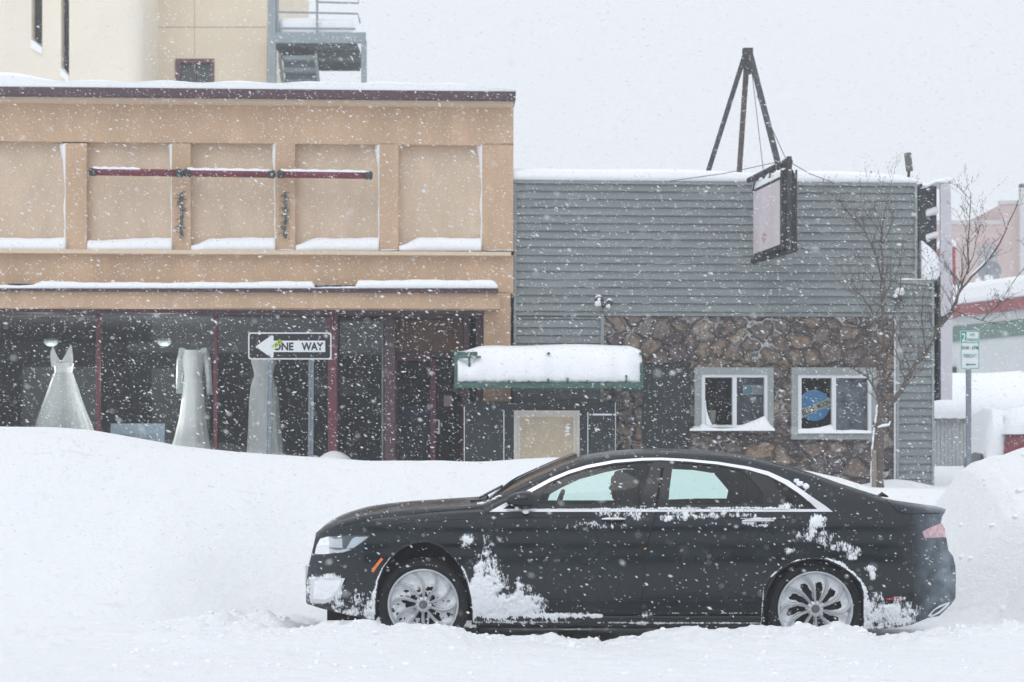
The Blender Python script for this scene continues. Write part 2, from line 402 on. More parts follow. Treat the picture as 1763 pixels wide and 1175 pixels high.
# roof snow
m = MB()
def rt(px): return 118 + 17*sstep_f((px+40)/170) + 3.5*min(1, max(0, (px-130)/500)) + 14*max(0, (px-700)/187)**2
def sstep_f(t): t = min(1, max(0, t)); return t*t*(3-2*t)
rows = []
for i in range(0, 62):
    px = XL + (889-XL)*i/61
    zt = L(px, rt(px), .3).z + .015*math.sin(px*.05); zb = L(px, 153.5 if px < 440 else 153.5, .36).z
    zb = L(440, 153.5, .36).z + .002; zt = max(zt, zb+.05); x = L(px, 150, .36).x; e = 1 if i < 60 else (.75 if i == 60 else .3)
    zt = zb + (zt-zb)*e
    rows.append([(x, -.35, zb), (x, -.38, zb+(zt-zb)*.55), (x, -.24, zt-.02), (x, .2, zt+.01), (x, 2, zt-.03), (x, 6, zt), (x, 12, zt-.02)])
m.grid(rows); m.build('roof_snow', SNOWR, shop, 'local', smooth=True)
# snow in panels
for k, (a, c) in enumerate(pan):
    m = MB(); s = k*1.7
    snow_strip(m, (a+1, c-1), (lambda px, a=a, c=c: 408 + 14*(1-sstep_f((px-a)/38)) if a > 200 or a < 0 else 409+3*(1-sstep_f((px-a)/60)) + 2*math.sin(px*.04)), 432.3, -.008, .2, seed=s, rnd=.05, ends=False)
    m.build('ledge_snow', SNOWR, shop, 'local', smooth=True)
    m = MB(); rows = []
    for i in range(30):                                       # snow plastered on the right jamb
        py = 250 + 175*i/29; w = 2.0 + 5*max(0, 1-i/9.) + .7*math.sin(i*.7+s) + .5*math.sin(i*.3+s)
        if k in (1, 5): w *= 1.4
        w = max(1.2, w); z = L(c, py).z; x1 = L(c, 600, .1).x+.002; x0 = L(c-w, 600, .0).x
        rows.append([(x0, .008, z), (x0+.01, -.03, z), (x1-.01, -.115, z), (x1, -.115, z), (x1, .008, z)])
    m.grid(rows); m.build('jamb_snow', SNOWR, shop, 'local', smooth=True)
m = MB()
for a, c in pil: snow_strip(m, (a, c), 430.2, 431.5, .12, .22, seed=a)
m.build('sill_snow', SNOWR, shop, 'local', smooth=True)
m = MB()
def ct(px):
    if px < 55: return 490.5
    if px < 75: return 490.5 - 10*(px-55)/20
    if 540 < px < 612: return 494.2
    return 482.5 + 3.5*math.sin(px*.006) + max(0, (px-300)/560)*2.5
snow_strip(m, (XL, 857), ct, 496.5, .12, .64, seed=3, droop=.012)
m.build('canopy_snow', SNOWR, shop, 'local', smooth=True)
m = MB()
for a, c in ((14, 50), (541, 611)): lbox(m, a, c, 488.8 if a < 99 else 491.2, 490.4 if a < 99 else 493, .12, .3)
m.build('flashing', IRON, shop, 'local')
# thin vertical control joints in upper band
m = MB()
for px in (122, 428, 712): lbox(m, px-.5, px+.5, 182, 246, .12, .1225)
m.build('joint', TAN, shop, 'local')
# shopfront
zc = L(300, 540).z; zfl = .35
xr = L(833, 600).x; xl = L(XL, 600).x
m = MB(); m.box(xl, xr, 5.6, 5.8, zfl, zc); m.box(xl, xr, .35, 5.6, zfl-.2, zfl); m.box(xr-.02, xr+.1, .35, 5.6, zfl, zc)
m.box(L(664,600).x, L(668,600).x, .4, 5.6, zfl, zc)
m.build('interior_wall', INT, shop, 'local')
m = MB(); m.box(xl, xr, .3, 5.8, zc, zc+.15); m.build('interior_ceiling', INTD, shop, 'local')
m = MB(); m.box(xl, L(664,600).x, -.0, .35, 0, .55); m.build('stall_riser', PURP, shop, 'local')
# dark side partitions and a paler display backing so the depth of the room reads
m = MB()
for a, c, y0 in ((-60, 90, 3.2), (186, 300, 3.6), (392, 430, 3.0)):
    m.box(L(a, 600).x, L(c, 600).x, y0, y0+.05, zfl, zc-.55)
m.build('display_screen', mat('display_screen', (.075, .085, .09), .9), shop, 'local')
mulls = [(-232,-226), (-36,-30), (165,171), (367.5,373.5)]
for a, c in mulls:
    m = MB(); lboxz(m, a, c, .55, zc, -.03, .07); m.build('mullion', RED, shop, 'local')
m = MB(); lboxz(m, 564.5, 580, .35, zc, -.15, .13); m.build('corner_post', RED, shop, 'local', bevel=.01)
gx_ = [(XL, -232), (-226, -36), (-30, 165), (171, 367.5), (373.5, 564.5)]
for a, c in gx_:
    m = MB(); lboxz(m, a, c, .55, zc, -.004, .0); m.build('window_pane', PANE, shop, 'local')
m = MB()
for a, c in gx_: lbox(m, a, c, 540, 541.5, -.01, .012)
m.build('window_trim', GREYM, shop, 'local')
# recessed entrance bay: side glass, transom, door
D = -.55
m = MB(); lboxz(m, 580, 660, .35, zc, -.284, -.28); m.build('window_pane', PANE, shop, 'local')
m = MB(); lboxz(m, 657, 660, .35, zc, -.3, -.24); m.build('window_trim', GREYM, shop, 'local')
m = MB(); lboxz(m, 580, 660, .35, .62, -.3, -.2); m.build('kick_plate', RED, shop, 'local')
m = MB(); lboxz(m, 662, 680, .35, zc, D-.1, -.1); lboxz(m, 799, 808, .35, zc, D-.1, -.1); lbox(m, 668, 833, 540, 546, D-.1, -.02)
lboxz(m, 820, 833, .35, zc, D-.1, -.02)
m.build('door_surround', PURP, shop, 'local')
m = MB(); lbox(m, 680, 802, 546, 606, D-.03, D); lbox(m, 680, 802, 606, 615, D-.05, D+.04, 1); m.build('transom', [BROWNP, PURP], shop, 'local')
door = MB(); zt = L(740, 615).z
for a, c in ((680, 684), (741, 750)): lboxz(door, a, c, .35, zt, D-.03, D+.02)
lbox(door, 684, 741, 615, 621, D-.03, D+.02); lboxz(door, 684, 741, .35, .6, D-.03, D+.02)
dob = door.build('door', RED, shop, 'local')
m = MB(); lboxz(m, 684, 741, .6, L(740, 621).z, D-.006, D-.002); m.build('door_glass', PANE, dob, 'local')
m = MB(); a = L(752, 724, D+.08); bq = L(752, 744, D+.08); m.tube([L(748,724,D+.02), L(756,724,D+.08), L(756,744,D+.08), L(748,744,D+.02)], .012, 6)
m.build('door_handle', WHITEF, dob, 'local')
m = MB(); lboxz(m, 750, 797, .35, zt, D-.006, D-.002); m.build('window_pane', PANE, shop, 'local')
m = MB(); lboxz(m, 796, 800, .35, zt, D-.05, D+.05); m.build('side_jamb', RED, shop, 'local')
m = MB(); m.box(L(684,700).x, L(741,700).x, .9, .93, .6, L(700, 695).z); m.build('door_blind', mat('dark_blue_blind', (.035, .045, .085), .9, var=.2, vscale=6), shop, 'local')
m = MB(); lbox(m, 764, 778, 681, 700, D+.002, D+.006); m.build('door_notice', mat('faded_pink_paper', (.30, .22, .25), .9), shop, 'local')

# ================================================================== GREY-GREEN SIDED BAR (right)
bar = root('bar_building', (0, YF, 0), 'low grey-green clapboard bar with brown stone front and sliding windows', 'building', rz=TH)
ZB = .2
x884 = L(884.5, 500).x
def clap(mb, px0, px1, z0, z1, d=0.0, h=.1105, seed=0):
    x0 = L(px0, 600, d).x; x1 = L(px1, 600, d).x; rr = random.Random(seed)
    zz = L(1200, 317).z
    k = int((zz - z1)/h); z = zz - k*h
    while z > z0:
        a = max(z-h, z0); t = min(z, z1)
        if t - a > .01:
            xs = [x0]; 
            while xs[-1] < x1 - 3: xs.append(xs[-1] + rr.uniform(1.6, 3.6))
            xs = [q for q in xs if q < x1-.3] + [x1]
            for i in range(len(xs)-1):
                p0, p1 = xs[i]+(.0015 if i else 0), xs[i+1]; w = rr.uniform(-.0015, .0015); s0 = rr.uniform(-.003, .003)
                zA = a + (s0 if a > z0 else 0)
                mb.add([(p0,-d-.034+w,zA),(p1,-d-.034+w,zA),(p1,-d-.004,t),(p0,-d-.004,t),(p0,-d+.03,zA),(p1,-d+.03,zA),(p1,-d+.03,t),(p0,-d+.03,t)],
                       [(0,1,2,3),(0,4,5,1),(0,3,7,4),(1,5,6,2),(3,2,6,7)])
        z -= h
m = MB(); zt = L(1200, 318).z
clap(m, 885, 1577, L(1200, 545).z, zt, 0, seed=1)
clap(m, 885, 1038, ZB, L(960, 545).z, 0, seed=2)
clap(m, 1547, 1607, ZB, L(1577, 490).z, 0.0, seed=3)
m.build('siding', SIDE, bar, 'local')
m = MB(); lbox(m, 884.8, 1578, 312.5, 318, -.1, .045)
lboxz(m, 884.6, 889, 1.0, L(886, 317).z, .028, .034); lboxz(m, 1034, 1040, 1.0, L(1038, 545).z, .028, .045); lboxz(m, 1543, 1548, ZB, L(1577, 546).z, .028, .05)
lboxz(m, 1604.5, 1608.5, ZB, L(1606, 488).z, .028, .04); lboxz(m, 1575, 1579.5, L(1577, 488).z, L(1577, 317).z, .028, .04)
lbox(m, 1546, 1609, 481, 488, 0, .05)
m.build('trim_board', SIDET, bar, 'local')
m = MB(); x1578 = L(1578, 400).x; x1608 = L(1608, 700).x; zr = L(1200, 340).z
m.box(x884+.01, x1578-.01, .04, .2, L(1300, 600).z, zt-.02); m.box(x884+.01, L(1190,600).x-.06, .04, .2, ZB, L(1300,600).z); m.box(x884+.01, x1578-.01, .04, .2, ZB, .6); m.box(x1578-.2, x1578-.012, .2, 12, 0, zt-.03); m.box(x884+.01, x1578, 11.8, 12, 0, zt-.03)
m.box(x884+.01, x1578-.2, .2, 11.8, zr-.3, zr-.2); m.box(x1578-.2, x1608-.01, .04, 12, ZB, L(1590, 490).z)
m.build('wall', SIDE, bar, 'local')
# snow on lap edges and frost streaks
m = MB(); rr = random.Random(4); z = L(1200, 317).z
for i in range(170):
    k = rr.randint(0, 42); zz = z - k*.1105; px = rr.uniform(888, 1600)
    if zz < L(1200, 545).z and not (px < 1030 or px > 1550): continue
    if px > 1572 and zz > L(1577, 490).z: continue
    ln = rr.uniform(.03, .22) if rr.random() < .88 else rr.uniform(.3, .8)
    x = L(px, 600).x; x2 = min(x+ln, (x1578 if zz > L(1577, 490).z else x1608)-.02)
    if px < 1030: x2 = min(x2, L(1032, 600).x)
    if x2 <= x: continue
    t = rr.uniform(.002, .008)
    m.box(x, x2, -.027, -.004, zz-.001, zz+t)
m.build('lap_snow', SNOWR, bar, 'local')
# roof snow
m = MB(); rows = []
for i in range(70):
    px = 883 + (1581-883)*i/69
    tp = 285 + 13*sstep_f((px-1380)/190) + 2*math.sin(px*.02) + (3*math.sin(px*.011)); zb = L(1200, 312.5, .05).z+.002
    zt2 = L(px, tp, .1).z; e = 1 if i < 68 else (.8 if i == 68 else .35); zt2 = zb + (zt2-zb)*e; x = L(px, 300, .05).x
    rows.append([(x, -.04, zb), (x, -.075, zb+.01), (x, -.07, zb+(zt2-zb)*.5), (x, .1, zt2-.03), (x, .6, zt2+.02), (x, 3, zt2+.03), (x, 12, zt2)])
m.grid(rows); m.build('roof_snow', SNOWR, bar, 'local', smooth=True)
# stone veneer
sm = bpy.data.materials.new('stone_veneer'); sm.use_nodes = True; n = sm.node_tree; b = n.nodes['Principled BSDF']; b.inputs['Roughness'].default_value = .85
tc = n.nodes.new('ShaderNodeTexCoord'); mp = n.nodes.new('ShaderNodeMapping'); mp.inputs['Scale'].default_value = (3.6, 0, 4.6)
nz = n.nodes.new('ShaderNodeTexNoise'); nz.inputs['Scale'].default_value = 2.0; nz.inputs['Detail'].default_value = 4
va = n.nodes.new('ShaderNodeVectorMath'); va.operation = 'MULTIPLY_ADD'; va.inputs[1].default_value = (.55, .55, .55)
n.links.new(tc.outputs['Object'], mp.inputs[0]); n.links.new(mp.outputs[0], nz.inputs[0]); n.links.new(nz.outputs['Color'], va.inputs[0]); n.links.new(mp.outputs[0], va.inputs[2])
vo = n.nodes.new('ShaderNodeTexVoronoi'); vo.inputs['Scale'].default_value = 1.0; n.links.new(va.outputs[0], vo.inputs[0])
ve = n.nodes.new('ShaderNodeTexVoronoi'); ve.feature = 'DISTANCE_TO_EDGE'; ve.inputs['Scale'].default_value = 1.0; n.links.new(va.outputs[0], ve.inputs[0])
sp = n.nodes.new('ShaderNodeSeparateColor'); n.links.new(vo.outputs['Color'], sp.inputs[0])
cr = n.nodes.new('ShaderNodeValToRGB'); e = cr.color_ramp
cols = [(0,(.13,.105,.095)),(.2,(.22,.17,.135)),(.38,(.11,.09,.095)),(.52,(.30,.235,.18)),(.66,(.15,.13,.125)),(.8,(.27,.195,.14)),(.9,(.27,.24,.22)),(1,(.10,.085,.09))]
e.elements[0].position = 0; e.elements[0].color = (*cols[0][1], 1); e.elements[1].position = 1; e.elements[1].color = (*cols[-1][1], 1)
for p_, c_ in cols[1:-1]: q_ = e.elements.new(p_); q_.color = (*c_, 1)
n.links.new(sp.outputs[0], cr.inputs[0])
n2 = n.nodes.new('ShaderNodeTexNoise'); n2.inputs['Scale'].default_value = 14; n2.inputs['Detail'].default_value = 8; n2.inputs['Roughness'].default_value = .7; n.links.new(tc.outputs['Object'], n2.inputs[0])
mr2 = n.nodes.new('ShaderNodeMapRange'); mr2.inputs[1].default_value = .3; mr2.inputs[2].default_value = .7; mr2.inputs[3].default_value = .5; mr2.inputs[4].default_value = 1.75; n.links.new(n2.outputs[0], mr2.inputs[0])
ms = n.nodes.new('ShaderNodeVectorMath'); ms.operation = 'SCALE'; n.links.new(cr.outputs[0], ms.inputs[0]); n.links.new(mr2.outputs[0], ms.inputs['Scale'])
# mortar, then snow caught in the joints
mo = n.nodes.new('ShaderNodeMapRange'); mo.inputs[1].default_value = .02; mo.inputs[2].default_value = .055; mo.inputs[3].default_value = 1; mo.inputs[4].default_value = 0; n.links.new(ve.outputs[0], mo.inputs[0])
m1 = n.nodes.new('ShaderNodeMix'); m1.data_type = 'RGBA'; n.links.new(mo.outputs[0], m1.inputs[0]); n.links.new(ms.outputs[0], m1.inputs[6]); m1.inputs[7].default_value = (.12, .11, .105, 1)
n3 = n.nodes.new('ShaderNodeTexNoise'); n3.inputs['Scale'].default_value = 1.6; n3.inputs['Detail'].default_value = 5; n.links.new(tc.outputs['Object'], n3.inputs[0])
mr3 = n.nodes.new('ShaderNodeMapRange'); mr3.inputs[1].default_value = .52; mr3.inputs[2].default_value = .60; n.links.new(n3.outputs[0], mr3.inputs[0])
mo2 = n.nodes.new('ShaderNodeMapRange'); mo2.inputs[1].default_value = .02; mo2.inputs[2].default_value = .05; mo2.inputs[3].default_value = 1; mo2.inputs[4].default_value = 0; n.links.new(ve.outputs[0], mo2.inputs[0])
mm = n.nodes.new('ShaderNodeMath'); mm.operation = 'MULTIPLY'; n.links.new(mr3.outputs[0], mm.inputs[0]); n.links.new(mo2.outputs[0], mm.inputs[1])
m2 = n.nodes.new('ShaderNodeMix'); m2.data_type = 'RGBA'; n.links.new(mm.outputs[0], m2.inputs[0]); n.links.new(m1.outputs[2], m2.inputs[6]); m2.inputs[7].default_value = (.75, .77, .8, 1)
n.links.new(m2.outputs[2], b.inputs['Base Color'])
hm = n.nodes.new('ShaderNodeMapRange'); hm.inputs[1].default_value = .0; hm.inputs[2].default_value = .16; n.links.new(ve.outputs[0], hm.inputs[0])
ad = n.nodes.new('ShaderNodeMath'); ad.operation = 'MULTIPLY_ADD'; ad.inputs[1].default_value = .35; n.links.new(n2.outputs[0], ad.inputs[0]); n.links.new(hm.outputs[0], ad.inputs[2])
bp = n.nodes.new('ShaderNodeBump'); bp.inputs['Distance'].default_value = .14; bp.inputs['Strength'].default_value = 1.0; n.links.new(ad.outputs[0], bp.inputs['Height']); n.links.new(bp.outputs[0], b.inputs['Normal'])
m = MB(); dS = .02
zs = L(1300, 546, dS).z
W1 = (1200, 1330, 640, 742); W2 = (1369, 1504, 640, 750)
def sbox(a, c, p0, p1): lbox(m, a, c, p0, p1, -.02, dS)
sbox(1040, 1543, 546, 626)
lboxz(m, 1188, W1[0], ZB, L(1190, 626).z, -.02, dS)
lboxz(m, W1[1], W2[0], ZB, L(1350, 626).z, -.02, dS); lboxz(m, W2[1], 1543, ZB, L(1520, 626).z, -.02, dS)
sbox(W1[0], W1[1], 626, W1[2]); sbox(W2[0], W2[1], 626, W2[2])
lboxz(m, W1[0], W1[1], ZB, L(1260, W1[3]).z, -.02, dS); lboxz(m, W2[0], W2[1], ZB, L(1430, W2[3]).z, -.02, dS)
lboxz(m, 1040, 1105, ZB, L(1070, 626).z, -.02, dS)
m.build('stone_front', sm, bar, 'local')
m = MB(); lboxz(m, 1105, 1188, ZB, L(1146, 626).z, -.02, .015)
lboxz(m, 1186, 1189, ZB, L(1146, 624).z, .0, .04); lbox(m, 1103, 1189, 624.5, 628, 0, .04)
m.build('door_panel', DARK, bar, 'local')
# room behind windows
m = MB(); zi0, zi1 = .5, L(1300, 600).z
m.box(L(1190,600).x, L(1540,600).x, 3.5, 3.6, zi0, zi1); m.box(L(1190,600).x, L(1540,600).x, .3, 3.6, zi1, zi1+.05); m.box(L(1190,600).x, L(1540,600).x, .3, 3.6, zi0-.05, zi0)
m.box(L(1190,600).x-.05, L(1190,600).x, .3, 3.6, zi0, zi1); m.box(L(1540,600).x, L(1540,600).x+.05, .3, 3.6, zi0, zi1)
m.build('interior_wall', INTD, bar, 'local')
def slider(px0, px1, py0, py1, fx0, fx1, fy0, fy1, mul, trim, right_dim):
    w = MB(); tx0, tx1, ty0, ty1 = trim
    lbox(w, tx0, tx1, ty0, fy0, .02, .07); lbox(w, tx0, tx1, fy1, ty1, .02, .072)
    lbox(w, tx0, fx0, fy0, fy1, .02, .068); lbox(w, fx1, tx1, fy0, fy1, .02, .068)
    wo = w.build('window', SIDET, bar, 'local')
    f = MB(); lbox(f, fx0, fx1, fy0, fy0+5, -.03, .055); lbox(f, fx0, fx1, fy1-4, fy1, -.03, .055); lbox(f, fx0, fx0+6, fy0+5, fy1-4, -.03, .055); lbox(f, fx1-5.5, fx1, fy0+5, fy1-4, -.03, .055)
    lbox(f, mul-3.5, mul+3.5, fy0+5, fy1-4, -.03, .05)
    lbox(f, fx0, fx1, fy0-.01, fy1+.01, -.3, -.032) if 0 else None
    f.build('window_frame', WHITEF, wo, 'local')
    for a, c in ((fx0+6, mul-3.5), (mul+3.5, fx1-5.5)):
        q = MB(); lbox(q, a, c, fy0+5, fy1-4, -.014, -.01); q.build('window_pane', PANE, wo, 'local')
    bl = MB(); lbox(bl, mul+1, fx1-2, fy0+1, fy1-2, -.10, -.09); bl.build('window_blind', right_dim, wo, 'local')
    return wo
DIM1 = mat('grey_curtain', (.16, .18, .20), .9, var=.3, vscale=6); DIM2 = mat('mottled_poster_board', (.30, .32, .36), .9, var=.5, vscale=5)
w1 = slider(1200, 1330, 640, 740, 1208, 1322, 645, 736, 1265, (1196, 1332, 633, 741), DIM1)
w2 = slider(1369, 1504, 640, 750, 1374, 1501, 646, 746, 1436, (1363, 1509, 633, 757), DIM2)
m = MB(); lbox(m, 1192, 1332, 736, 742, .07, .16); m.build('window_sill', SIDET, w1, 'local')
def sill_snow(wo, pts, base, d0, d1):
    m = MB(); rows = []
    for px, top in pts:
        x = L(px, 600, d1).x; zb = L(px, base, d1).z; zt = L(px, top, d1).z; h = max(zt-zb, .003)
        rows.append([(x, -d0, zb), (x, -d0, zt), (x, -(d0+(d1-d0)*.5), zt-h*.05), (x, -d1, zt-h*.45), (x, -d1-.004, zb)])
    m.grid(rows); m.build('sill_snow', SNOWR, wo, 'local', smooth=True)
sill_snow(w1, [(1190,738),(1196,734),(1206,734),(1212,728),(1218,733),(1240,737),(1262,735),(1275,733),(1290,728),(1305,722),(1318,716),(1322,722),(1328,731),(1334,737)], 742, .05, .18)
sill_snow(w2, [(1374,741),(1380,738),(1395,738),(1412,736),(1432,731),(1437,740),(1450,741),(1470,740),(1490,741),(1500,742)], 746.5, .04, .10)
m = MB(); P0 = L(1214, 700, -.02); rows = []
for i in range(13):                                            # drift curling up the inside of the left window's jamb
    t = i/12; py = 690 + 44*t; wdt = 1.5 + 12*t*t
    z = L(1214, py).z; x = L(1214, 600, .0).x; x2 = L(1214+wdt, 600, 0).x
    rows.append([(x, .009, z), (x, -.02, z), ((x+x2)/2, -.015, z), (x2, .009, z)])
m.grid(rows); m.build('sill_snow', SNOWR, w1, 'local', smooth=True)
m = MB(); lboxz(m, 1540, 1542, ZB, L(1541, 550).z, .05, .085); m.build('conduit', WHITEF, bar, 'local')
m = MB(); lbox(m, 1544, 1554, 505, 520, .03, .14); m.build('meter_box', IRON, bar, 'local', bevel=.01)
m = MB(); m.add(*icolump(L(1549, 503, .1), .07, 5)); m.add(*icolump(L(1543, 510, .1), .04, 6)); m.build('box_snow', SNOWR, bar, 'local', smooth=True)
m = MB()
snow_strip(m, (1547, 1609), 480, 482, 0, .06)
m.build('ledge_snow', SNOWR, bar, 'local', smooth=True)
# snow wedge on the wall corner beside the blade sign
# ------- awning over the entrance
AD = 1.45
m = MB()
A0, A1 = 782, 1107
zf = L(945, 664, AD).z; xa0 = L(A0, 664, AD).x; xa1 = L(A1, 664, AD).x; ztop = L(945, 606, .6).z
m.box(xa0, xa1, -AD-.02, -AD+.03, zf-.035, zf+.035)
m.box(xa0-.0, xa0+.045, -AD, -.1, zf-.033, zf+.03)
m.box(xa1-.045, xa1, -AD, -.1, zf-.033, zf+.03)
zA = L(800, 606, AD).z
m.box(xa0, xa0+.05, -AD-.015, -AD+.03, zf+.035, zA)          # left upright of the front frame
m.box(xa1-.04, xa1, -AD-.015, -AD+.03, zf+.035, zf+.3)
m.box(xa0+.05, L(822, 606, AD).x, -AD-.012, -AD+.028, zA-.05, zA)
m.box(L(806,606,AD).x, L(810,606,AD).x, -AD-.01, -AD+.028, zA-.25, zA-.05); m.box(xa0+.05, L(828,606,AD).x, -AD-.03, -AD+.0, zA-.085, zA-.055)
for k in range(9):
    px = 843 + k*33.5
    if px < 1104: m.box(L(px,650,AD).x-.014, L(px,650,AD).x+.014, -AD-.05, -AD+.02, zf+.035, zf+.05+.012*k)
m.box(xa0, xa1, -.14, -.1, zA+.05, zA+.11)
for q in (xa0+.02, (xa0+xa1)/2, xa1-.02): m.tube([(q, -AD, zA-.02), (q, -.12, zA+.08)], .02, 6)
aw = m.build('awning', GREEN, bar, 'local', bevel=.004)
m = MB(); rows = []
N = 60
for i in range(N+1):
    px = 788 + (1106-788)*i/N; x = L(px, 650, AD).x
    tp = 600.5 + 8*(1-sstep_f((px-790)/45)) - 5*sstep_f((px-790)/70) + 1.5*math.sin(px*.03) + 5*sstep_f((px-1092)/14)
    zt2 = L(px, tp, AD-.25).z; fr = AD + .02 + .05*math.sin(px*.05) + .02*math.sin(px*.17); b0 = zf+.03 + .015*abs(math.sin(px*.19))
    dent = .17*math.exp(-((px-806)/17)**2)
    e = 1 if 0 < i < N else .55
    row = [(x, -.14, zf+.3), (x, -.14, zt2+.04), (x, -AD+.55, zt2+.03)]
    for k in range(12):
        t = k/11; ang = t*math.pi/2
        row.append((x, -(fr-.22-dent*.5+.22*math.sin(ang)*e) if t > 0 else -(fr-.22), b0 + (zt2-b0)*(1-(1-math.cos(ang))*1.0)) if 0 else (x, -(AD-.35 + (fr+.03-AD+.35-dent*math.exp(-((t-.45)/.3)**2))*math.sin(ang)**.9), zt2 + (b0+.1-zt2)*(1-math.cos(ang))**1.15))
    row += [(x, -(fr+.03-.01), b0+.04), (x, -(AD-.02), b0), (x, -.14, zf+.28)]
    rows.append(row)
m.grid(rows); o_ = len(m.v); nr_ = len(rows[0]); m.f.append(tuple(o_-nr_+k for k in range(nr_))); m.mi.append(0); m.f.append(tuple(o_-nr_*(N+1)+k for k in range(nr_))); m.mi.append(0)
m.build('awning_snow', SNOWR, aw, 'local', smooth=True)

# ================================================================== dark entry enclosure under the awning
enc = root('entry_enclosure', Lw(930, 900, .5), 'dark painted timber entry box under the green snow-loaded awning', 'porch', rz=TH)
WM[enc.name] = WM[bar.name].copy() @ Matrix.Identity(4)
loc0 = WM[bar.name].inverted() @ Vector(enc.location)
enc.location = WM[bar.name] @ Vector((loc0.x, -.5, 0)); off = Vector((loc0.x, -.5, 0)); WM[enc.name] = Matrix.Translation(enc.location) @ Matrix.Rotation(TH, 4, 'Z')
class Off:
    def __init__(s, mb): s.mb = mb
def lb2(mb, name, mt, par, **k):
    mb.v = [(x-off.x, y-off.y, z-off.z) for x, y, z in mb.v]; return mb.build(name, mt, par, 'local', **k)
m = MB(); zt = L(930, 692, .9).z; dE = .9
m.box(L(800,700,dE).x, L(884,700,dE).x, -dE, -.13, .1, zt); m.box(L(884,700,dE).x, L(1061,700,dE).x, -dE, -.06, .1, zt)
lb2(m, 'panel_box', DARK, enc)
m = MB(); lbox(m, 885, 998, 707, 712, dE, dE+.05); lboxz(m, 885, 890, .3, L(890,712,dE).z, dE, dE+.05); lboxz(m, 993, 998, .3, L(890,712,dE).z, dE, dE+.05)
lbox(m, 890, 993, 712, 718, dE, dE+.03); lboxz(m, 890, 896, .3, L(890,718,dE).z, dE, dE+.03); lboxz(m, 987, 993, .3, L(890,718,dE).z, dE, dE+.03)
lb2(m, 'notice_frame', PLYF, enc)
m = MB(); lboxz(m, 896, 987, .3, L(940,718,dE).z, dE+.0, dE+.012); lb2(m, 'plywood_board', PLY, enc)
m = MB(); lb = [(977,737,.035),(976,743,.03),(978,731,.02),(975,749,.018)]
for px, py, r in lb: m.add(*icolump(L(px, py, dE+.02), r, int(px)))
lb2(m, 'stuck_snow', SNOWR, enc, smooth=True)
m = MB()
for px, p0, w in ((799.5, 700, 1.3), (867.5, 707, 1.6), (1012, 710, 1.6), (1059.5, 693, 1.2)):
    a = L(px, p0, dE+.01); m.tube([a, a-Vector((0,0,.5)), a-Vector((0,0,1.2))], [.5*w/125, .4*w/125, .35*w/125], 6)
a = L(1015, 711, dE+.01); m.box(a.x, a.x+.35, a.y, a.y+.01, a.z-.035, a.z-.012)
lb2(m, 'icicle', SNOWR, enc)
m = MB()
for a, c in ((805, 862), (1018, 1056)): lbox(m, a, c, 707, 709, dE, dE+.015); lboxz(m, a, a+2, .3, L(a,709,dE).z, dE, dE+.015); lboxz(m, c-2, c, .3, L(a,709,dE).z, dE, dE+.015)
lb2(m, 'panel_trim', mat('dark_trim', (.03,.042,.045), .5), enc)

# ================================================================== BEIGE BUILDING BEHIND
bg_b = root('beige_building', P(200, 870, 33.5), 'tall beige stucco building with narrow slot windows rising behind the tan shop', 'building')
def wb(mb, px0, px1, z0, z1, Y, dep, mi=0): mb.box(P(px0,0,Y).x, P(px1,0,Y).x, Y, Y+dep, z0, z1, mi); return mb
m = MB(); Y1 = 36.6; zt = 14
s1 = (54, 73, P(0,82,Y1).z); s2 = (105, 119, P(0,131,Y1).z)
for a, c in ((-400, 54), (73, 105), (119, 213)): wb(m, a, c, 0, zt, Y1, .3)
wb(m, 54, 73, 0, s1[2], Y1, .3); wb(m, 105, 119, 0, s2[2], Y1, .3)
m.box(P(213,0,Y1).x-.3, P(213,0,Y1).x, Y1+.3, Y1+8, 0, zt)
rows = []
for k in range(7):
    t = k/6*math.pi/2; rows.append([(P(213,0,Y1).x+.35*math.sin(t), Y1+.35-.35*math.cos(t), z) for z in (0, zt)])
rows.append([(P(213,0,Y1).x+.35, Y1+6, z) for z in (0, zt)])
m.grid(rows); m.build('wall', CREAM, bg_b)
m = MB(); Y2 = 38.5
wb(m, 210, 302, 0, zt, Y2, .3); wb(m, 369, 459, 0, zt, Y2, .3); wb(m, 302, 369, P(0,102,Y2).z, zt, Y2, .3); wb(m, 302, 369, 0, P(0,150,Y2).z, Y2, .3)
m.box(P(459,0,Y2).x-.3, P(459,0,Y2).x, Y2+.3, Y2+8, 0, zt)
m.build('wall', BEIGE, bg_b)['label'] = 'darker beige right-hand wing'
m = MB(); wb(m, 217, 458, P(0,46.5,Y2).z, P(0,48,Y2).z, Y2-.004, .01); wb(m, 334.6, 335.6, P(0,100,Y2).z, zt, Y2-.005, .01)
m.build('wall_joint', mat('joint_shadow', (.42, .36, .28), .9), bg_b)  # joint lines in a darker beige than the wall
for a, c, z in (s1, s2):
    m = MB(); xa = P(a,0,Y1).x; xc = P(c,0,Y1).x
    m.box(xa, xa+(xc-xa)*.72, Y1+.28, Y1+.32, z, zt); m.box(xa+(xc-xa)*.72, xc, Y1+.20, Y1+.3, z, zt, 1)
    w = m.build('window', [BLACK, mat('tan_jamb', (.42,.36,.2), .9)], bg_b)
    m = MB(); m.add([(xa, Y1-.05, z-.02), (xc, Y1-.05, z-.16), (xc, Y1-.05, z-.02), (xa, Y1-.05, z+.16), (xa, Y1+.25, z), (xc, Y1+.25, z-.1), (xc, Y1+.25, z+.02), (xa, Y1+.25, z+.22)],
        [(0,1,2,3), (3,2,6,7), (4,5,1,0), (0,3,7,4), (1,5,6,2), (4,7,6,5)]); m.build('sill_snow', SNOWR, w)
m = MB(); z0, z1 = P(0,150,Y2).z, P(0,102,Y2).z
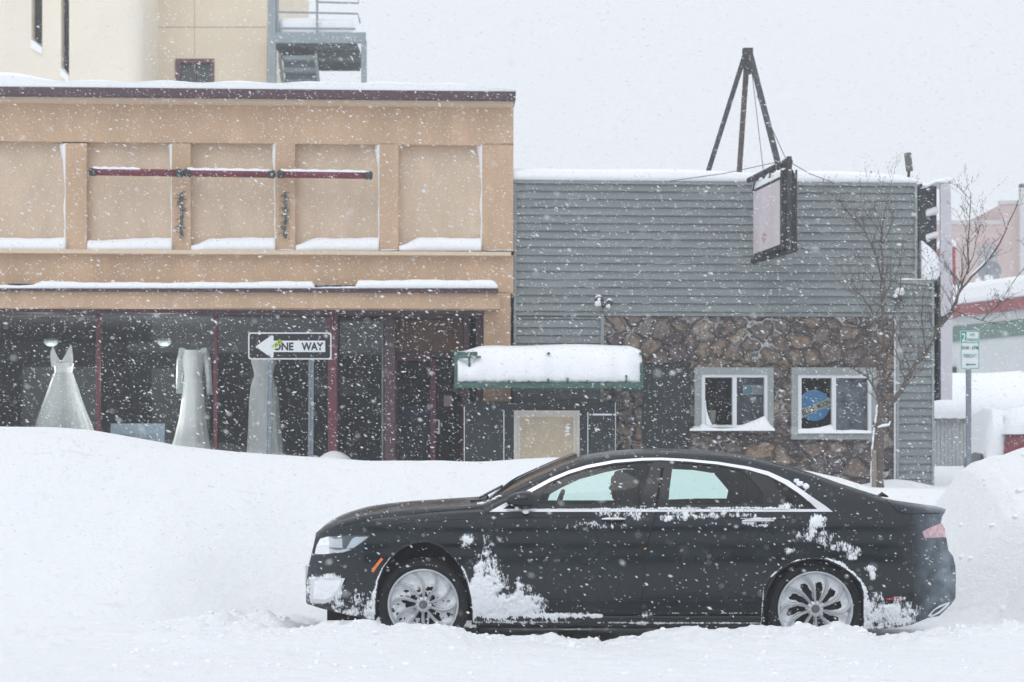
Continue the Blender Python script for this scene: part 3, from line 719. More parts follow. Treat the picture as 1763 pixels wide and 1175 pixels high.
m.box(P(302,0,Y2).x, P(369,0,Y2).x, Y2-.03, Y2+.2, z1-.09, z1); m.box(P(302,0,Y2).x, P(302,0,Y2).x+.1, Y2-.03, Y2+.2, z0, z1-.09); m.box(P(369,0,Y2).x-.08, P(369,0,Y2).x, Y2-.03, Y2+.2, z0, z1-.09)
m.box(P(334,0,Y2).x, P(337,0,Y2).x, Y2-.01, Y2+.2, z0, z1-.09)
w = m.build('window', mat('plum_frame', (.14, .06, .08), .6), bg_b)
m = MB(); m.box(P(303,0,Y2).x, P(368,0,Y2).x, Y2+.1, Y2+.11, z0, z1-.05); m.build('window_pane', mat('dim_pane', (.06, .08, .075), .2), w)
m = MB(); m.box(P(213,0,Y2).x, P(455,0,Y2).x, Y2+1.0, Y2+1.1, 0, zt); m.box(P(-400,0,Y1).x, P(211,0,Y1).x, Y1+2, Y1+2.1, 0, zt); m.build('interior_wall', INTD, bg_b)
m = MB(); m.box(P(-400,0,Y1).x, P(213,0,Y1).x, Y1, Y1+8, zt, zt+.3); m.box(P(213,0,Y1).x+.3, P(459,0,Y2).x, Y2, Y2+8, zt, zt+.3); m.build('roof', SNOWR, bg_b)

# fire escape
fe = root('fire_escape', P(560, 830, 38), 'grey steel fire escape landing and stair beside the beige building', 'fire escape')
def fx(px, Y=37.5): return P(px, 0, Y).x
def fz(py, Y=37.5): return P(0, py, Y).z
Yf = 37.5
GH = mat('weathered_grey_steel', (.27, .32, .34), .7, var=.1)
m = MB(); m.box(fx(463), fx(475), Yf-.05, Yf+.1, 0, 12); m.build('corner_pipe', GH, fe)
m = MB(); m.box(fx(459.5), fx(463), Yf+.1, Yf+.3, 0, 12); m.build('back_channel', mat('pale_grey_channel', (.45,.43,.43), .8), fe)
m = MB(); m.box(fx(622), fx(631), Yf-.05, Yf+.1, 0, fz(70)); m.build('post', GH, fe)
m = MB(); m.box(fx(475), fx(630), Yf-.06, Yf+.02, fz(75), fz(57)); m.build('landing_beam', GH, fe)
m = MB(); m.box(fx(472), fx(614), Yf+.05, Yf+2.2, fz(78), fz(72)); m.box(fx(476), fx(616), Yf+.5, Yf+.56, fz(91), fz(76)); m.box(fx(476), fx(608), Yf+1.7, Yf+1.76, fz(91), fz(76)); m.build('landing_deck', mat('dark_grey_steel', (.10,.12,.125), .8), fe)
m = MB(); m.box(fx(477), fx(608), Yf+.1, Yf+2.0, fz(71), fz(27)+.0); 
o = m.build('landing_snow', SNOWR, fe, bevel=.12)
for (p0, p1, y0, y1) in ((478, 616, 21, 24), (478, 612, 49, 50)):
    m = MB(); m.tube([(fx(p0), Yf, fz(y0)), (fx(p1), Yf, fz(y1))] + ([(fx(p1+4), Yf, fz(y1+16))] if y0 == 21 else []), .022, 6); m.build('rail', GH, fe)
m = MB(); m.tube([(fx(546), Yf-.1, fz(6)), (fx(618), Yf-.1, fz(8)), (fx(618), Yf-.1, fz(-20))], .022, 6); m.tube([(fx(546), Yf-.1, fz(6)), (fx(546), Yf-.1, fz(-20))], .022, 6); m.build('rail', GH, fe)
for px in (478, 546):
    m = MB(); m.tube([(fx(px), Yf, fz(56)), (fx(px), Yf, fz(-20))], .028, 6); m.build('rail_post', GH, fe)
m = MB()
for k in range(6):
    py = 92 + k*17; m.box(fx(483), fx(542), Yf+.2+k*.22, Yf+.5+k*.22, fz(py+7), fz(py)); 
m.build('stair_tread', GH, fe)
m = MB()
for k in range(6):
    py = 92 + k*17; m.box(fx(484), fx(541), Yf+.42+k*.22, Yf+.47+k*.22, fz(py+17), fz(py+7.5))
m.build('stair_riser', mat('riser_steel', (.16,.19,.2), .8), fe)
m = MB()
for px in (480.5, 543): m.prism([(fx(px-2), Yf+.1, fz(90)), (fx(px-2), Yf+1.7, fz(195)), (fx(px-2), Yf+1.5, fz(205)), (fx(px-2), Yf-.0, fz(100))], (fx(px+2)-fx(px-2), 0, 0))
m.build('stair_stringer', GH, fe)

# ================================================================== RIGHT BACKGROUND
br = root('brick_building', P(1760, 830, 105), 'far pale pink brick building fading into the snowfall at the right edge', 'building')
BR = mat('pale_pink_brick', (.50, .37, .345), .9, var=.10, vscale=1.0, stretch=(.4, 1, 3))
m = MB(); Y = 100; z0 = 0
m.box(P(1560,0,Y).x, P(1723,0,Y).x, Y, Y+15, 0, P(0,387,Y).z); m.box(P(1723,0,Y).x, P(2100,0,Y).x, Y-.01, Y+15, 0, P(0,352,Y).z); m.build('wall', BR, br)
m = MB(); m.box(P(1560,0,Y).x, P(1723,0,Y).x, Y-.12, Y+.3, P(0,387,Y).z, P(0,380,Y).z); m.box(P(1723,0,Y).x-.1, P(2100,0,Y).x, Y-.13, Y+.3, P(0,352,Y).z, P(0,346,Y).z); m.build('coping', mat('pale_coping', (.5,.48,.48), .9), br)
m = MB(); m.box(P(1684,0,Y).x, P(1716,0,Y).x, Y-.08, Y+.1, P(0,462,Y).z, P(0,424,Y).z); m.build('window', mat('shaded_window', (.28,.27,.29), .7), br)  # window in one even grey
m = MB(); m.box(P(1752,0,Y).x, P(1759,0,Y).x, Y-.6, Y-.2, P(0,480,Y).z, P(0,320,Y).z); m.box(P(1752,0,Y).x, P(1764,0,Y).x, Y-.6, Y-.2, P(0,326,Y).z, P(0,319,Y).z); m.build('flue', mat('pale_flue', (.55,.55,.56), .7), br)
# diner: wall runs at an angle, nearer at the right
dn = root('diner_building', P(1700, 830, 45), 'low white building with red fascia and green stripe under thick roof snow', 'building')
DA, DB = (1600, 46.2), (1840, 41.6)
def dnx(px):
    t = (px-DA[0])/(DB[0]-DA[0]); a = P(DA[0],0,DA[1]); bq = P(DB[0],0,DB[1])
    # solve intersection of the pixel ray with the wall line
    u = (px-CX)/F; d = bq-a; tt = (u*a.y-a.x)/(d.x-u*d.y); p = a+d*tt; return p.x, p.y
def dwall(mb, px0, px1, zlo, zhi, off=0.0, th=.2):
    (x0, y0), (x1, y1) = dnx(px0), dnx(px1); d = Vector((x1-x0, y1-y0, 0)).normalized(); nrm = Vector((d.y, -d.x, 0))
    A = Vector((x0, y0, 0)) + nrm*off; B = Vector((x1, y1, 0)) + nrm*off
    mb.prism([(A.x, A.y, zlo), (B.x, B.y, zlo), (B.x, B.y, zhi), (A.x, A.y, zhi)], -nrm*th); return mb
def dz(py, px=1700): x, y = dnx(px); return EYE + (HY-py)/F*y
m = MB(); dwall(m, 1560, 1900, 0, dz(524), 0, 6); m.build('wall', mat('pale_painted_wall', (.62,.66,.68), .85, var=.04), dn)
m = MB(); dwall(m, 1560, 1900, dz(540), dz(520), .12, .3); m.build('fascia', mat('faded_red', (.30,.085,.10), .7, var=.1), dn)
m = MB(); dwall(m, 1560, 1900, dz(583), dz(556), .05, .2); m.build('green_stripe', mat('faded_green', (.14,.23,.20), .8, var=.1), dn)
m = MB(); dwall(m, 1560, 1900, dz(520)+.003, dz(484), .2, 6.4); o = m.build('roof_snow', SNOWR, dn, bevel=.12)
m = MB(); dwall(m, 1632, 1647, dz(639), dz(628), .12, .2); m.build('wall_box', IRON, dn)
# red chimney
ch = root('red_chimney', P(1632, 490, 50), 'square red chimney with snow cap beside the pink brick wall', 'chimney')
m = MB(); m.box(P(1618,0,50).x, P(1642,0,50).x, 49.8, 50.3, P(0,500,50).z, P(0,428,50).z); m.build('stack', mat('chimney_red', (.34,.05,.06), .7), ch)
m = MB(); xs0, xs1 = P(1616,0,50).x, P(1644,0,50).x; zb = P(0,428,50).z; zt = P(0,410,50).z
m.lathe(((xs0+xs1)/2, 50.05, zb), None, [(.26,0),(.28,.06),(.26,.18),(.17,.27),(.05,zt-zb)], 16); m.build('snow_cap', SNOWR, ch, smooth=True)
# satellite dish
sd = root('satellite_dish', P(1701, 492, 52), 'grey rooftop satellite dish partly filled with snow', 'satellite dish')
m = MB(); rows = []
c0 = P(1703, 468, 52); Rm = .37
for i in range(7):
    r = Rm*i/6; rows.append([(c0.x+r*math.cos(t*2*math.pi/20), c0.y+.25*(i/6)**2*-1+.2, c0.z+r*.92*math.sin(t*2*math.pi/20)) for t in range(20)])
m.grid(rows, closed=True); m.build('dish', mat('dish_grey', (.34,.38,.40), .7), sd, smooth=True)
m = MB(); m.tube([(c0.x, c0.y+.2, c0.z), (c0.x+.02, c0.y+.3, P(0,492,52).z)], .04, 8); m.tube([(c0.x, c0.y+.1, c0.z-.3), (c0.x-.05, c0.y-.35, c0.z-.1)], .015, 6); m.build('mount', GH, sd)
m = MB(); m.add(*icolump((c0.x-.02, c0.y+.0, c0.z-.22), .17, 3)); m.add(*icolump((c0.x-.3, c0.y+.05, c0.z-.28), .13, 4)); m.build('dish_snow', SNOWR, sd, smooth=True)
# low grey shed with thick snow
sh = root('wood_shed', P(1655, 830, 36), 'low grey timber shed under a very deep rounded roof of snow', 'shed')
YS = 36
m = MB()
for k in range(22):
    px = 1560 + k*6.6; m.box(P(px,0,YS).x+.004, P(px+6.6,0,YS).x-.004, YS+.004*(k%3), YS+.1, .8, P(0,722,YS).z)
m.box(P(1560,0,YS).x, P(1704,0,YS).x, YS+.1, YS+3, .8, P(0,722,YS).z)
m.build('wall', mat('grey_boards', (.36,.39,.40), .85, var=.12, vscale=3, stretch=(1,1,.2)), sh)
m = MB(); m.box(P(1556,0,YS).x, P(1712,0,YS).x, YS-.12, YS+3.1, P(0,724.5,YS).z, P(0,721,YS).z); m.build('roof_edge', mat('eave_grey', (.2,.2,.21), .8), sh)
m = MB(); rows = []
for i in range(50):
    px = 1550 + (1800-1550)*i/49; x = P(px,0,YS).x; zb = P(0,721,YS).z+.01*math.sin(px*.9); zt = P(0, 641+1.5*math.sin(px*.03)-2*(px-1700)/100, YS+2).z
    k1 = zb+(zt-zb)*.62 + .02*math.sin(px*.06)
    rows.append([(x, YS-.16, zb), (x, YS-.3, zb+.12), (x, YS-.22, zb+(k1-zb)*.6), (x, YS+.0, k1), (x, YS+.7, k1+(zt-k1)*.55), (x, YS+1.8, zt-.02), (x, YS+2.6, zt-.1), (x, YS+3.1, zb)])
m.grid(rows); m.build('roof_snow', SNOWR, sh, smooth=True)
# vehicle buried in snow, only part in the frame
bv = root('buried_vehicle', P(1740, 830, 31), 'maroon vehicle nearly buried in snow behind the right-hand snow bank', 'vehicle')
YV = 31
m = MB(); vx = lambda px: P(px,0,YV).x; vz = lambda py: P(0,py,YV).z
prof = [(vx(1731), vz(830)), (vx(1731), vz(765)), (vx(1733), vz(748)), (vx(1870), vz(742)), (vx(1905), vz(760)), (vx(1908), vz(830))]
m.prism([(x, YV, z) for x, z in prof], (0, 1.7, 0)); m.build('body', mat('maroon_paint', (.20,.03,.05), .35, coat=.5), bv, bevel=.06)
for px in (1762, 1880):
    m = MB(); c = (vx(px), YV-.02, vz(812)); m.lathe(c, None, [(.05,-.01),(.2,-.012),(.2,.02),(.33,0),(.34,.1),(.33,.22)], 24, 'Y'); m.build('wheel', BLACK, bv)
m = MB(); m.box(vx(1790), vx(1850), YV-.01, YV+.02, vz(745), vz(712)); m.build('side_window', BLACK, bv)
m = MB(); rows = []
for i in range(28):
    px = 1727 + (1912-1727)*i/27; t = i/27; e = math.sin(math.pi*min(1, max(0, t)))**.33
    zb = vz(748); zt = vz(748 - 53*e); x = vx(px)
    rows.append([(x, YV-.05, zb), (x, YV-.14*e, zb+(zt-zb)*.35), (x, YV+.0, zb+(zt-zb)*.75), (x, YV+.4, zt), (x, YV+1.3, zt), (x, YV+1.75, zb)])
m.grid(rows); m.build('snow_cover', SNOWR, bv, smooth=True)
m = MB(); rows = []
for i in range(20):
    t = i/19; px = 1699 + (1732-1699)*t; e = min(1, t*2.2)**.5; x = vx(px); zt = vz(778 - 80*e*(1-.04*t)); zb = vz(840)
    rows.append([(x, YV+.2, zb), (x, YV+.1, zb+(zt-zb)*.7), (x, YV+.25, zt-.04), (x, YV+.8, zt), (x, YV+1.5, zt-.1), (x, YV+1.7, zb)])
m.grid(rows); m.build('snow_cover', SNOWR, bv, smooth=True)
# ================================================================== SIGNS AND SMALL THINGS
def rrect(cx, cz, w, h, r, n=5):
    pts = []
    for sx, sz, a0 in ((1,1,0),(-1,1,90),(-1,-1,180),(1,-1,270)):
        for k in range(n+1):
            a = R(a0 + 90*k/n); pts.append((cx+sx*(w/2-r)+r*math.cos(a), cz+sz*(h/2-r)+r*math.sin(a)))
    return pts
def plate(mb, pts, y, th, mi=0): return mb.prism([(x, y, z) for x, z in pts][::-1], (0, th, 0), mi)
def put_text(mb, body, cx, cz, w, h, y, bold=0.0, rot=0.0, mi=0, mirror=False):
    vs, fs = text_mesh(body, w, h, bold=bold); c, s = math.cos(rot), math.sin(rot)
    mb.add([(cx + (c*x*(-1 if mirror else 1) - s*z), y, cz + (s*x*(-1 if mirror else 1) + c*z)) for x, z in vs], fs, mi)
SIGNW = mat('sign_white', (.74,.77,.79), .45); SIGNK = mat('sign_black', (.014,.015,.018), .45, var=.1); SIGNG = mat('sign_green', (.0,.30,.20), .45)
LIME = mat('lime_sticker', (.38,.55,.04), .5)
# one-way sign
YO = 18.7
ow = root('one_way_sign', P(499, 900, YO), 'black one way sign with white left arrow on two posts in the snow bank', 'street sign')
cx, cz = P(499, 596, YO).x, P(499, 596, YO).z; w_, h_ = 143.5/F*YO, 46.5/F*YO
m = MB(); plate(m, rrect(cx, cz, w_, h_, .03), YO, .004); po = m.build('sign_plate', SIGNW, ow)
m = MB(); plate(m, rrect(cx, cz, w_-.03, h_-.03, .022), YO-.0035, .003); m.build('black_field', SIGNK, po)
def q(px, py, Y=YO): v = P(px, py, Y); return (v.x, v.z)
m = MB(); pts = [q(440,597), q(468,577.5), q(471,579), q(471,587), q(560,587), q(560,606.5), q(471,606.5), q(471,615), q(468,617)]
plate(m, pts, YO-.0065, .0025); m.build('arrow', SIGNW, po)
m = MB(); a = q(489.5,597)
put_text(m, 'ONE', P(488,0,YO).x, q(0,597)[1], 35/F*YO, 14/F*YO, YO-.0085, bold=.035); put_text(m, 'WAY', P(538,0,YO).x, q(0,597)[1], 38/F*YO, 14/F*YO, YO-.0085, bold=.035)
m.build('lettering', SIGNK, po)
m = MB(); c0 = q(477, 593); an = R(42); hw, hh = .062, .022
pts = [(c0[0]+math.cos(an)*sx*hw-math.sin(an)*sz*hh, c0[1]+math.sin(an)*sx*hw+math.cos(an)*sz*hh) for sx, sz in ((-1,-1),(1,-1),(1,1),(-1,1))]
plate(m, pts, YO-.011, .002); so_ = m.build('sticker', LIME, po)
m = MB()
for k in range(5):
    t = (k-2)*.022; m.box(c0[0]+t*math.cos(an)-.004, c0[0]+t*math.cos(an)+.004, YO-.013, YO-.0112, c0[1]+t*math.sin(an)-.011+(k%2)*.004, c0[1]+t*math.sin(an)+.011)
m.build('sticker_scrawl', SIGNK, so_)
for px, pb, lean in ((465.5, 460, -.03), (535.5, 533.5, -.01)):
    m = MB(); x = P(px,0,YO).x; z1 = q(0,576)[1]; z0 = .5; xb = P(pb,0,YO).x - .1*(px-pb)/5*0; hw = .026
    n_ = 30
    for side in (-1, 1):                                         # folded channel with punched face: two flanges + web strips
        m.prism([(x+side*hw, YO+.006, z1), (xb-.02*lean+side*hw, YO+.006, z0), (xb+side*hw-side*.006, YO+.006, z0), (x+side*hw-side*.006, YO+.006, z1)], (0,.05,0))
    zz = z1
    for k in range(int((z1-z0)/.0254)):
        za = z1-k*.0254; t = (z1-za)/(z1-z0); xx = x+(xb-x)*t; t2 = (z1-za+.0254)/(z1-z0); x2 = x+(xb-x)*t2
        m.prism([(xx-hw+.006, YO+.008, za), (xx+hw-.006, YO+.008, za), (xx+hw-.006, YO+.008, za-.017), (xx-hw+.006, YO+.008, za-.017)], (0,.004,0))
    m.prism([(x-hw+.006, YO+.012, z1), (x-.008, YO+.012, z1), (xb-.008, YO+.012, z0), (xb-hw+.006, YO+.012, z0)], (0,.004,0))
    m.prism([(x+.008, YO+.012, z1), (x+hw-.006, YO+.012, z1), (xb+hw-.006, YO+.012, z0), (xb+.008, YO+.012, z0)], (0,.004,0))
    m.build('post', GALV, ow)
for px in (463.5, 536):
    for py in (579, 613):
        m = MB(); c = P(px, py, YO); m.lathe((c.x, YO-.008, c.z), None, [(.008,-.004),(.011,-.002),(.011,.004)], 8, 'Y'); m.build('bolt', GALV, po)
# parking sign
YP = 22.0
pk = root('parking_sign', P(1669, 850, YP), 'white and green two hour parking sign on a steel post by the snow bank', 'street sign')
cx, cz = P(1670,0,YP).x, P(0,603,YP).z; w_, h_ = 33/F*YP, 66/F*YP
m = MB(); plate(m, rrect(cx, cz, w_, h_, .022), YP, .004); po = m.build('sign_plate', SIGNW, pk)
m = MB(); outer = rrect(cx, cz, w_-.012, h_-.012, .018); inner = rrect(cx, cz, w_-.028, h_-.028, .012); n_ = len(outer)
m.add([(x, YP-.002, z) for x, z in outer] + [(x, YP-.002, z) for x, z in inner], [(i, (i+1)%n_, n_+(i+1)%n_, n_+i) for i in range(n_)])
zt = cz+h_/2-.014; zm = P(0,590.5,YP).z
m.box(cx-w_/2+.012, P(1664,0,YP).x, YP-.0025, YP-.001, zm, zt); m.box(P(1664,0,YP).x, cx+w_/2-.012, YP-.0025, YP-.001, zm-.004, zm+.004)
m.build('green_border', SIGNG, po)
m = MB(); put_text(m, '2', P(1659.3,0,YP).x, (zm+zt)/2, 7/F*YP, 15/F*YP, YP-.004, bold=.02); m.build('numeral', SIGNW, po)
m = MB(); X0 = P(1674.7,0,YP).x
put_text(m, 'HR', X0, P(0,577,YP).z, 9/F*YP, 5/F*YP, YP-.004, bold=.02); put_text(m, 'PARKING', X0, P(0,585.5,YP).z, 18.5/F*YP, 5.5/F*YP, YP-.004, bold=.02)
put_text(m, '8AM - 6PM', cx, P(0,599,YP).z, 28/F*YP, 6.5/F*YP, YP-.004, bold=.015); put_text(m, 'WEEKDAYS', cx, P(0,613,YP).z, 23/F*YP, 6.5/F*YP, YP-.004, bold=.015)
za = P(0,628,YP).z; xa, xb = P(1662,0,YP).x, P(1680,0,YP).x
m.add([(xa, YP-.003, za), (xa+.035, YP-.003, za-.02), (xa+.035, YP-.003, za-.008), (xb, YP-.003, za-.008), (xb, YP-.003, za+.008), (xa+.035, YP-.003, za+.008), (xa+.035, YP-.003, za+.02)], [(0,1,2,3,4,5,6)])
m.build('lettering', SIGNG, po)
m = MB(); x = P(1668.5,0,YP).x; m.box(x-.03, x+.03, YP+.006, YP+.05, .9, P(0,636,YP).z+.4); m.box(x-.006, x+.006, YP+.003, YP+.006, .9, P(0,636,YP).z); m.build('post', GALV, pk)
# beer sign hanging behind the glass of the right-hand window
BM = root('round_window_sign', Lw(1403, 700, -.12), 'round blue beer sign with cream lettered banner inside the window', 'window sign', rz=TH)
WM[BM.name] = WM[bar.name].copy(); BMo = WM[bar.name].inverted() @ Vector(BM.location); BM.location = WM[bar.name] @ BMo; WM[BM.name] = Matrix.Translation(BM.location) @ Matrix.Rotation(TH, 4, 'Z')
c = L(1403.5, 698.5, -.1); r = 27/125*1.02; yb = .1
SC = 1.015
def lc(px, py): v = L(px, py, -.1); return (v.x-BMo.x, v.z-BMo.z)
yy = .1 - BMo.y
m = MB(); c0 = lc(1402, 698.5); pts = [(c0[0]+r*math.cos(R(k*8)), c0[1]+r*.98*math.sin(R(k*8))) for k in range(45)]
plate(m, pts, yy, .02); m.build('blue_disc', mat('sign_blue', (.10,.40,.80), .35, var=.1, vscale=4), BM, 'local')
m = MB(); ban = [lc(1376.5,704), lc(1392,701), lc(1410,693), lc(1428,685), lc(1430,699), lc(1411,706), lc(1393,714), lc(1378,722)]
pts = [ban[0], ban[1], ban[2], ban[3], ban[4], ban[5], ban[6], ban[7]]
plate(m, pts, yy-.012, .01); m.build('banner', mat('cream_banner', (.80,.78,.62), .5), BM, 'local')
m = MB(); v0 = lc(1390.5, 707.5); v1 = lc(1418, 696.5)
put_text(m, 'BLUE', v0[0], v0[1], 22/125, 11/125, yy-.014, bold=.015, rot=R(20)); put_text(m, 'MOON', v1[0]-.005, v1[1], 24/125, 9.5/125, yy-.014, bold=.015, rot=R(22))
m.build('lettering', mat('sign_navy', (.03,.035,.06), .5), BM, 'local')
m = MB(); c1 = lc(1402, 650); m.tube([(c0[0], yy+.01, c0[1]+r*.9), (c0[0], yy+.01, c1[1]+.1)], .004, 5); m.build('hanging_chain', IRON, BM, 'local')
# vase on the left window sill, card in the right pane
def wroot(name, px, py, d, label, cat, **k):
    o = root(name, Lw(px, py, d), label, cat, rz=TH, **k); o['_o'] = 0; del o['_o']; return o
def loc_shift(mb, o, par=None):
    base = WM[bar.name].inverted() @ Vector(o.location)
    mb.v = [(x-base.x, y-base.y, z-base.z) for x, y, z in mb.v]; return mb
vs_ = wroot('vase', 1226, 731, -.1, 'small cream vase standing inside the left sliding window', 'vase')
m = MB(); b0 = L(1226, 732, -.1); m.lathe(tuple(b0), None, [(.03,0),(.045,.05),(.05,.12),(.042,.18),(.046,.2)], 14); m.build('body', mat('cream_ceramic', (.5,.47,.42), .5), vs_, smooth=False) if 0 else None
loc_shift(m, vs_); m.build('body', mat('cream_ceramic', (.5,.47,.42), .5), vs_, 'local', smooth=True)
m = MB(); rr = random.Random(3)
for k in range(6):
    a = rr.uniform(0, 6.28); m.tube([b0+Vector((0,0,.18)), b0+Vector((.04*math.cos(a),.04*math.sin(a),.28)), b0+Vector((.09*math.cos(a),.07*math.sin(a),.36))], [.004,.003,.002], 5)
loc_shift(m, vs_); m.build('dried_stem', mat('dry_stem', (.12,.11,.05), .9), vs_, 'local')
cd = wroot('window_card', 1298, 671, -.05, 'pale blue and white card taped inside the left sliding window', 'card')
m = MB(); lbox(m, 1279, 1317, 663, 680, -.06, -.055, 0); lbox(m, 1281, 1295, 665, 678, -.055, -.052, 1); loc_shift(m, cd)
m.build('card', [mat('pale_card', (.45,.50,.53), .7, var=.15, vscale=14), mat('pale_blue_card', (.25,.45,.55), .7)], cd, 'local')

# red tube lights across the upper panels
for k, (a, c, py) in enumerate(((155, 314, 297), (317.5, 473, 299), (478, 640, 301))):
    lab = ['leftmost of the three dark red tube lights across the upper panels', 'middle dark red tube light between the other two on the tan wall', 'rightmost of the three dark red tube lights across the upper panels'][k]
    t = root('tube_light', Lw((a+c)/2, py, .3), lab, 'light', 'dark red tube lights along the tan facade', rz=TH)
    p0 = Lw(a+3, py-.7, .3); p1 = Lw(c-3, py+1.5, .3); bs = Lw((a+c)/2, py, .3)
    m = MB(); m.tube([p0, p1], .048, 12); m.build('tube', mat('deep_red_tube', (.16,.02,.045), .35, var=.25, vscale=9), t, smooth=True)
    for e_ in (p0, p1):
        d = (p1-p0).normalized(); s = 1 if e_ is p1 else -1
        m = MB(); m.tube([e_-d*.06*s, e_-d*.055*s, e_+d*.02*s, e_+d*.035*s], [.052,.056,.056,.035], 12); m.build('end_cap', IRON, t)
        m = MB(); m.tube([e_-d*.05*s, Lw(CX,0,.1)*0 + e_-d*.05*s + Vector((ST*-1*0, .2, 0))], .012, 6); m.build('bracket', IRON, t)
    m = MB(); rows = []
    aa, bb = (p0 + (p1-p0)*.02, p0 + (p1-p0)*(.55 if k == 0 else .99))
    for i in range(26):
        v = aa + (bb-aa)*i/25; h = .022+.006*math.sin(i*1.3+k); h *= min(1, (25-i)/3+.2)
        rows.append([(v.x, v.y-.038, v.z+.034), (v.x, v.y-.03, v.z+.048+h*.5), (v.x, v.y, v.z+.05+h), (v.x, v.y+.03, v.z+.048+h*.6), (v.x, v.y+.038, v.z+.034)])
    m.grid(rows); m.build('snow_line', SNOWR, t, smooth=True)
# scrolled iron wall ornaments
for k, px in enumerate((312, 491)):
    t = root('wall_ornament', Lw(px, 410, .14), ['left twisted iron twig ornament hung on the tan pilaster', 'right twisted iron twig ornament hung on the tan pilaster'][k], 'wall ornament', 'iron wall ornaments on the tan facade', rz=TH)
    rr = random.Random(20+k); m = MB()
    pts = [Lw(px+rr.uniform(-.8,.8), 332+78*i/12, .16) for i in range(13)]; m.tube(pts, [.016+.008*abs(math.sin(i*1.3)) for i in range(13)], 7); m.build('stem', mat('verdigris_iron', (.10,.11,.10), .8, var=.4, vscale=14), t)
    for i in range(26):
        v = pts[rr.randrange(13)]; s = rr.choice((-1,1)); ln = rr.uniform(.03,.085); up = rr.uniform(-.03,.04)
        m = MB(); m.tube([v, v+Vector((s*ln*.5,-.02,up*.5+.01)), v+Vector((s*ln,-.025,up)), v+Vector((s*ln*.9,-.025,up+.022*s))], [.007,.006,.005,.003], 5); m.build('curl', mat('verdigris_iron', (.10,.11,.10), .8), t)
    for i in range(5):
        v = pts[rr.randrange(13)]; m = MB(); m.add(*icolump(v+Vector((rr.uniform(-.02,.02),-.02,.01)), .014, i)); m.build('snow_fleck', SNOWR, t)

# tripod mast on the bar roof
tp = root('tripod_mast', P(1287, 295, 24.6), 'tall rusty three-legged mast on the bar roof with guy wires', 'mast')
ap = P(1287, 88, 24.6)
for nm, b0, Yb, rad, mt_ in (('leg', (1221,292), 24.2, .035, IRON), ('leg', (1273,293), 25.6, .036, RUST), ('leg', (1340,284), 23.3, .034, IRON)):
    pb = P(*b0, Yb); d = (ap-pb).normalized(); m = MB(); e = pb - d*.5 if Yb > 24 else pb
    s = d.orthogonal(); sd_ = Vector((1,0,0)); sd_ = (sd_-d*sd_.dot(d)).normalized(); fw = d.cross(sd_)
    a_ = [e+sd_*rad+fw*rad, e-sd_*rad+fw*rad, e-sd_*rad-fw*rad, e+sd_*rad-fw*rad]; m.prism(a_, ap+Vector(((b0[0]-1273)*.0004,0,0))-e); m.build(nm, mt_, tp)
m = MB(); m.box(ap.x-.07, ap.x+.07, ap.y-.07, ap.y+.07, ap.z-.12, ap.z+.03); m.box(ap.x-.05, ap.x+.06, ap.y-.09, ap.y+.09, ap.z-.32, ap.z-.1); m.build('apex_plate', IRON, tp)
SGT = P(1354, 276, 22.4)
WR = mat('wire', (.12,.12,.13), .6)
for a, c in ((P(1294,120,24.6), P(1314,292,23.0)), (P(1303,165,24.2), SGT)):
    m = MB(); m.tube([a, c], .006, 5); m.build('guy_wire', WR, tp)
# hanging sign
hg = root('hanging_sign', P(1335, 300, 22.8), 'faded pink projecting sign cabinet hanging from iron bracket over the grey siding', 'sign')
Nn = P(1345, 304, 22.15); Nf = P(1297, 326, 23.25)
zt, zb = Nn.z, P(1345, 426, 22.15).z
fw = Vector((Nf.x-Nn.x, Nf.y-Nn.y, 0)); sd_ = Vector((1,0,0))*(26/F*22.2); fwn = fw.normalized()
m = MB(); A = Vector((Nn.x, Nn.y, zb)); m.prism([A, A+fw, A+fw+sd_, A+sd_], (0,0,zt-zb)); cab = m.build('cabinet', IRON, hg, bevel=.01)
nrm = Vector((fwn.y, -fwn.x, 0)); nrm = nrm if nrm.x < 0 else -nrm
m = MB(); B0 = A+nrm*.004+fwn*.03+Vector((0,0,.04)); m.prism([B0, B0+fwn*(fw.length-.06), B0+fwn*(fw.length-.06)+Vector((0,0,zt-zb-.08)), B0+Vector((0,0,zt-zb-.08))], nrm*.006)
fc = m.build('faded_face', mat('faded_sign_face', (.66,.60,.64), .6, var=.10, vscale=2.5, stretch=(1,1,.5)), hg)
m = MB(); c0 = B0+nrm*.008+fwn*(fw.length*.55)+Vector((0,0,.17))
for k in range(5):
    a = k*1.257; m.prism([c0+fwn*.02*math.cos(a)+Vector((0,0,.02*math.sin(a))), c0+fwn*.075*math.cos(a-.3)+Vector((0,0,.075*math.sin(a-.3))), c0+fwn*.085*math.cos(a+.3)+Vector((0,0,.06*math.sin(a+.3)))], nrm*.002)
m.build('faded_red_mark', mat('faded_red_print', (.50,.20,.22), .7), fc)
m = MB(); E0 = Nn.copy(); rr = random.Random(8)
m.tube([A+sd_*.5+Vector((0,-.02,-.06)), A+sd_*.5+Vector((0,-.03,zt-zb+.25))], .035, 8); m.build('end_post', IRON, hg)
for s_ in (0.02, .98):
    m = MB(); m.tube([A+sd_*s_+Vector((0,-.015,-.05)), A+sd_*s_+Vector((0,-.015,zt-zb+.08))], .014, 6); m.build('end_rail', IRON, hg)
m = MB(); T0 = Vector((Nn.x, Nn.y, zt+.18)); T1 = Vector((Nf.x-.1, Nf.y, zt+.13)); m.tube([T0-fwn*.05+sd_*.5, T0+sd_*.5+fwn*.5+Vector((0,0,.03)), T1+sd_*.2], .04, 8); m.build('support_arm', IRON, hg)
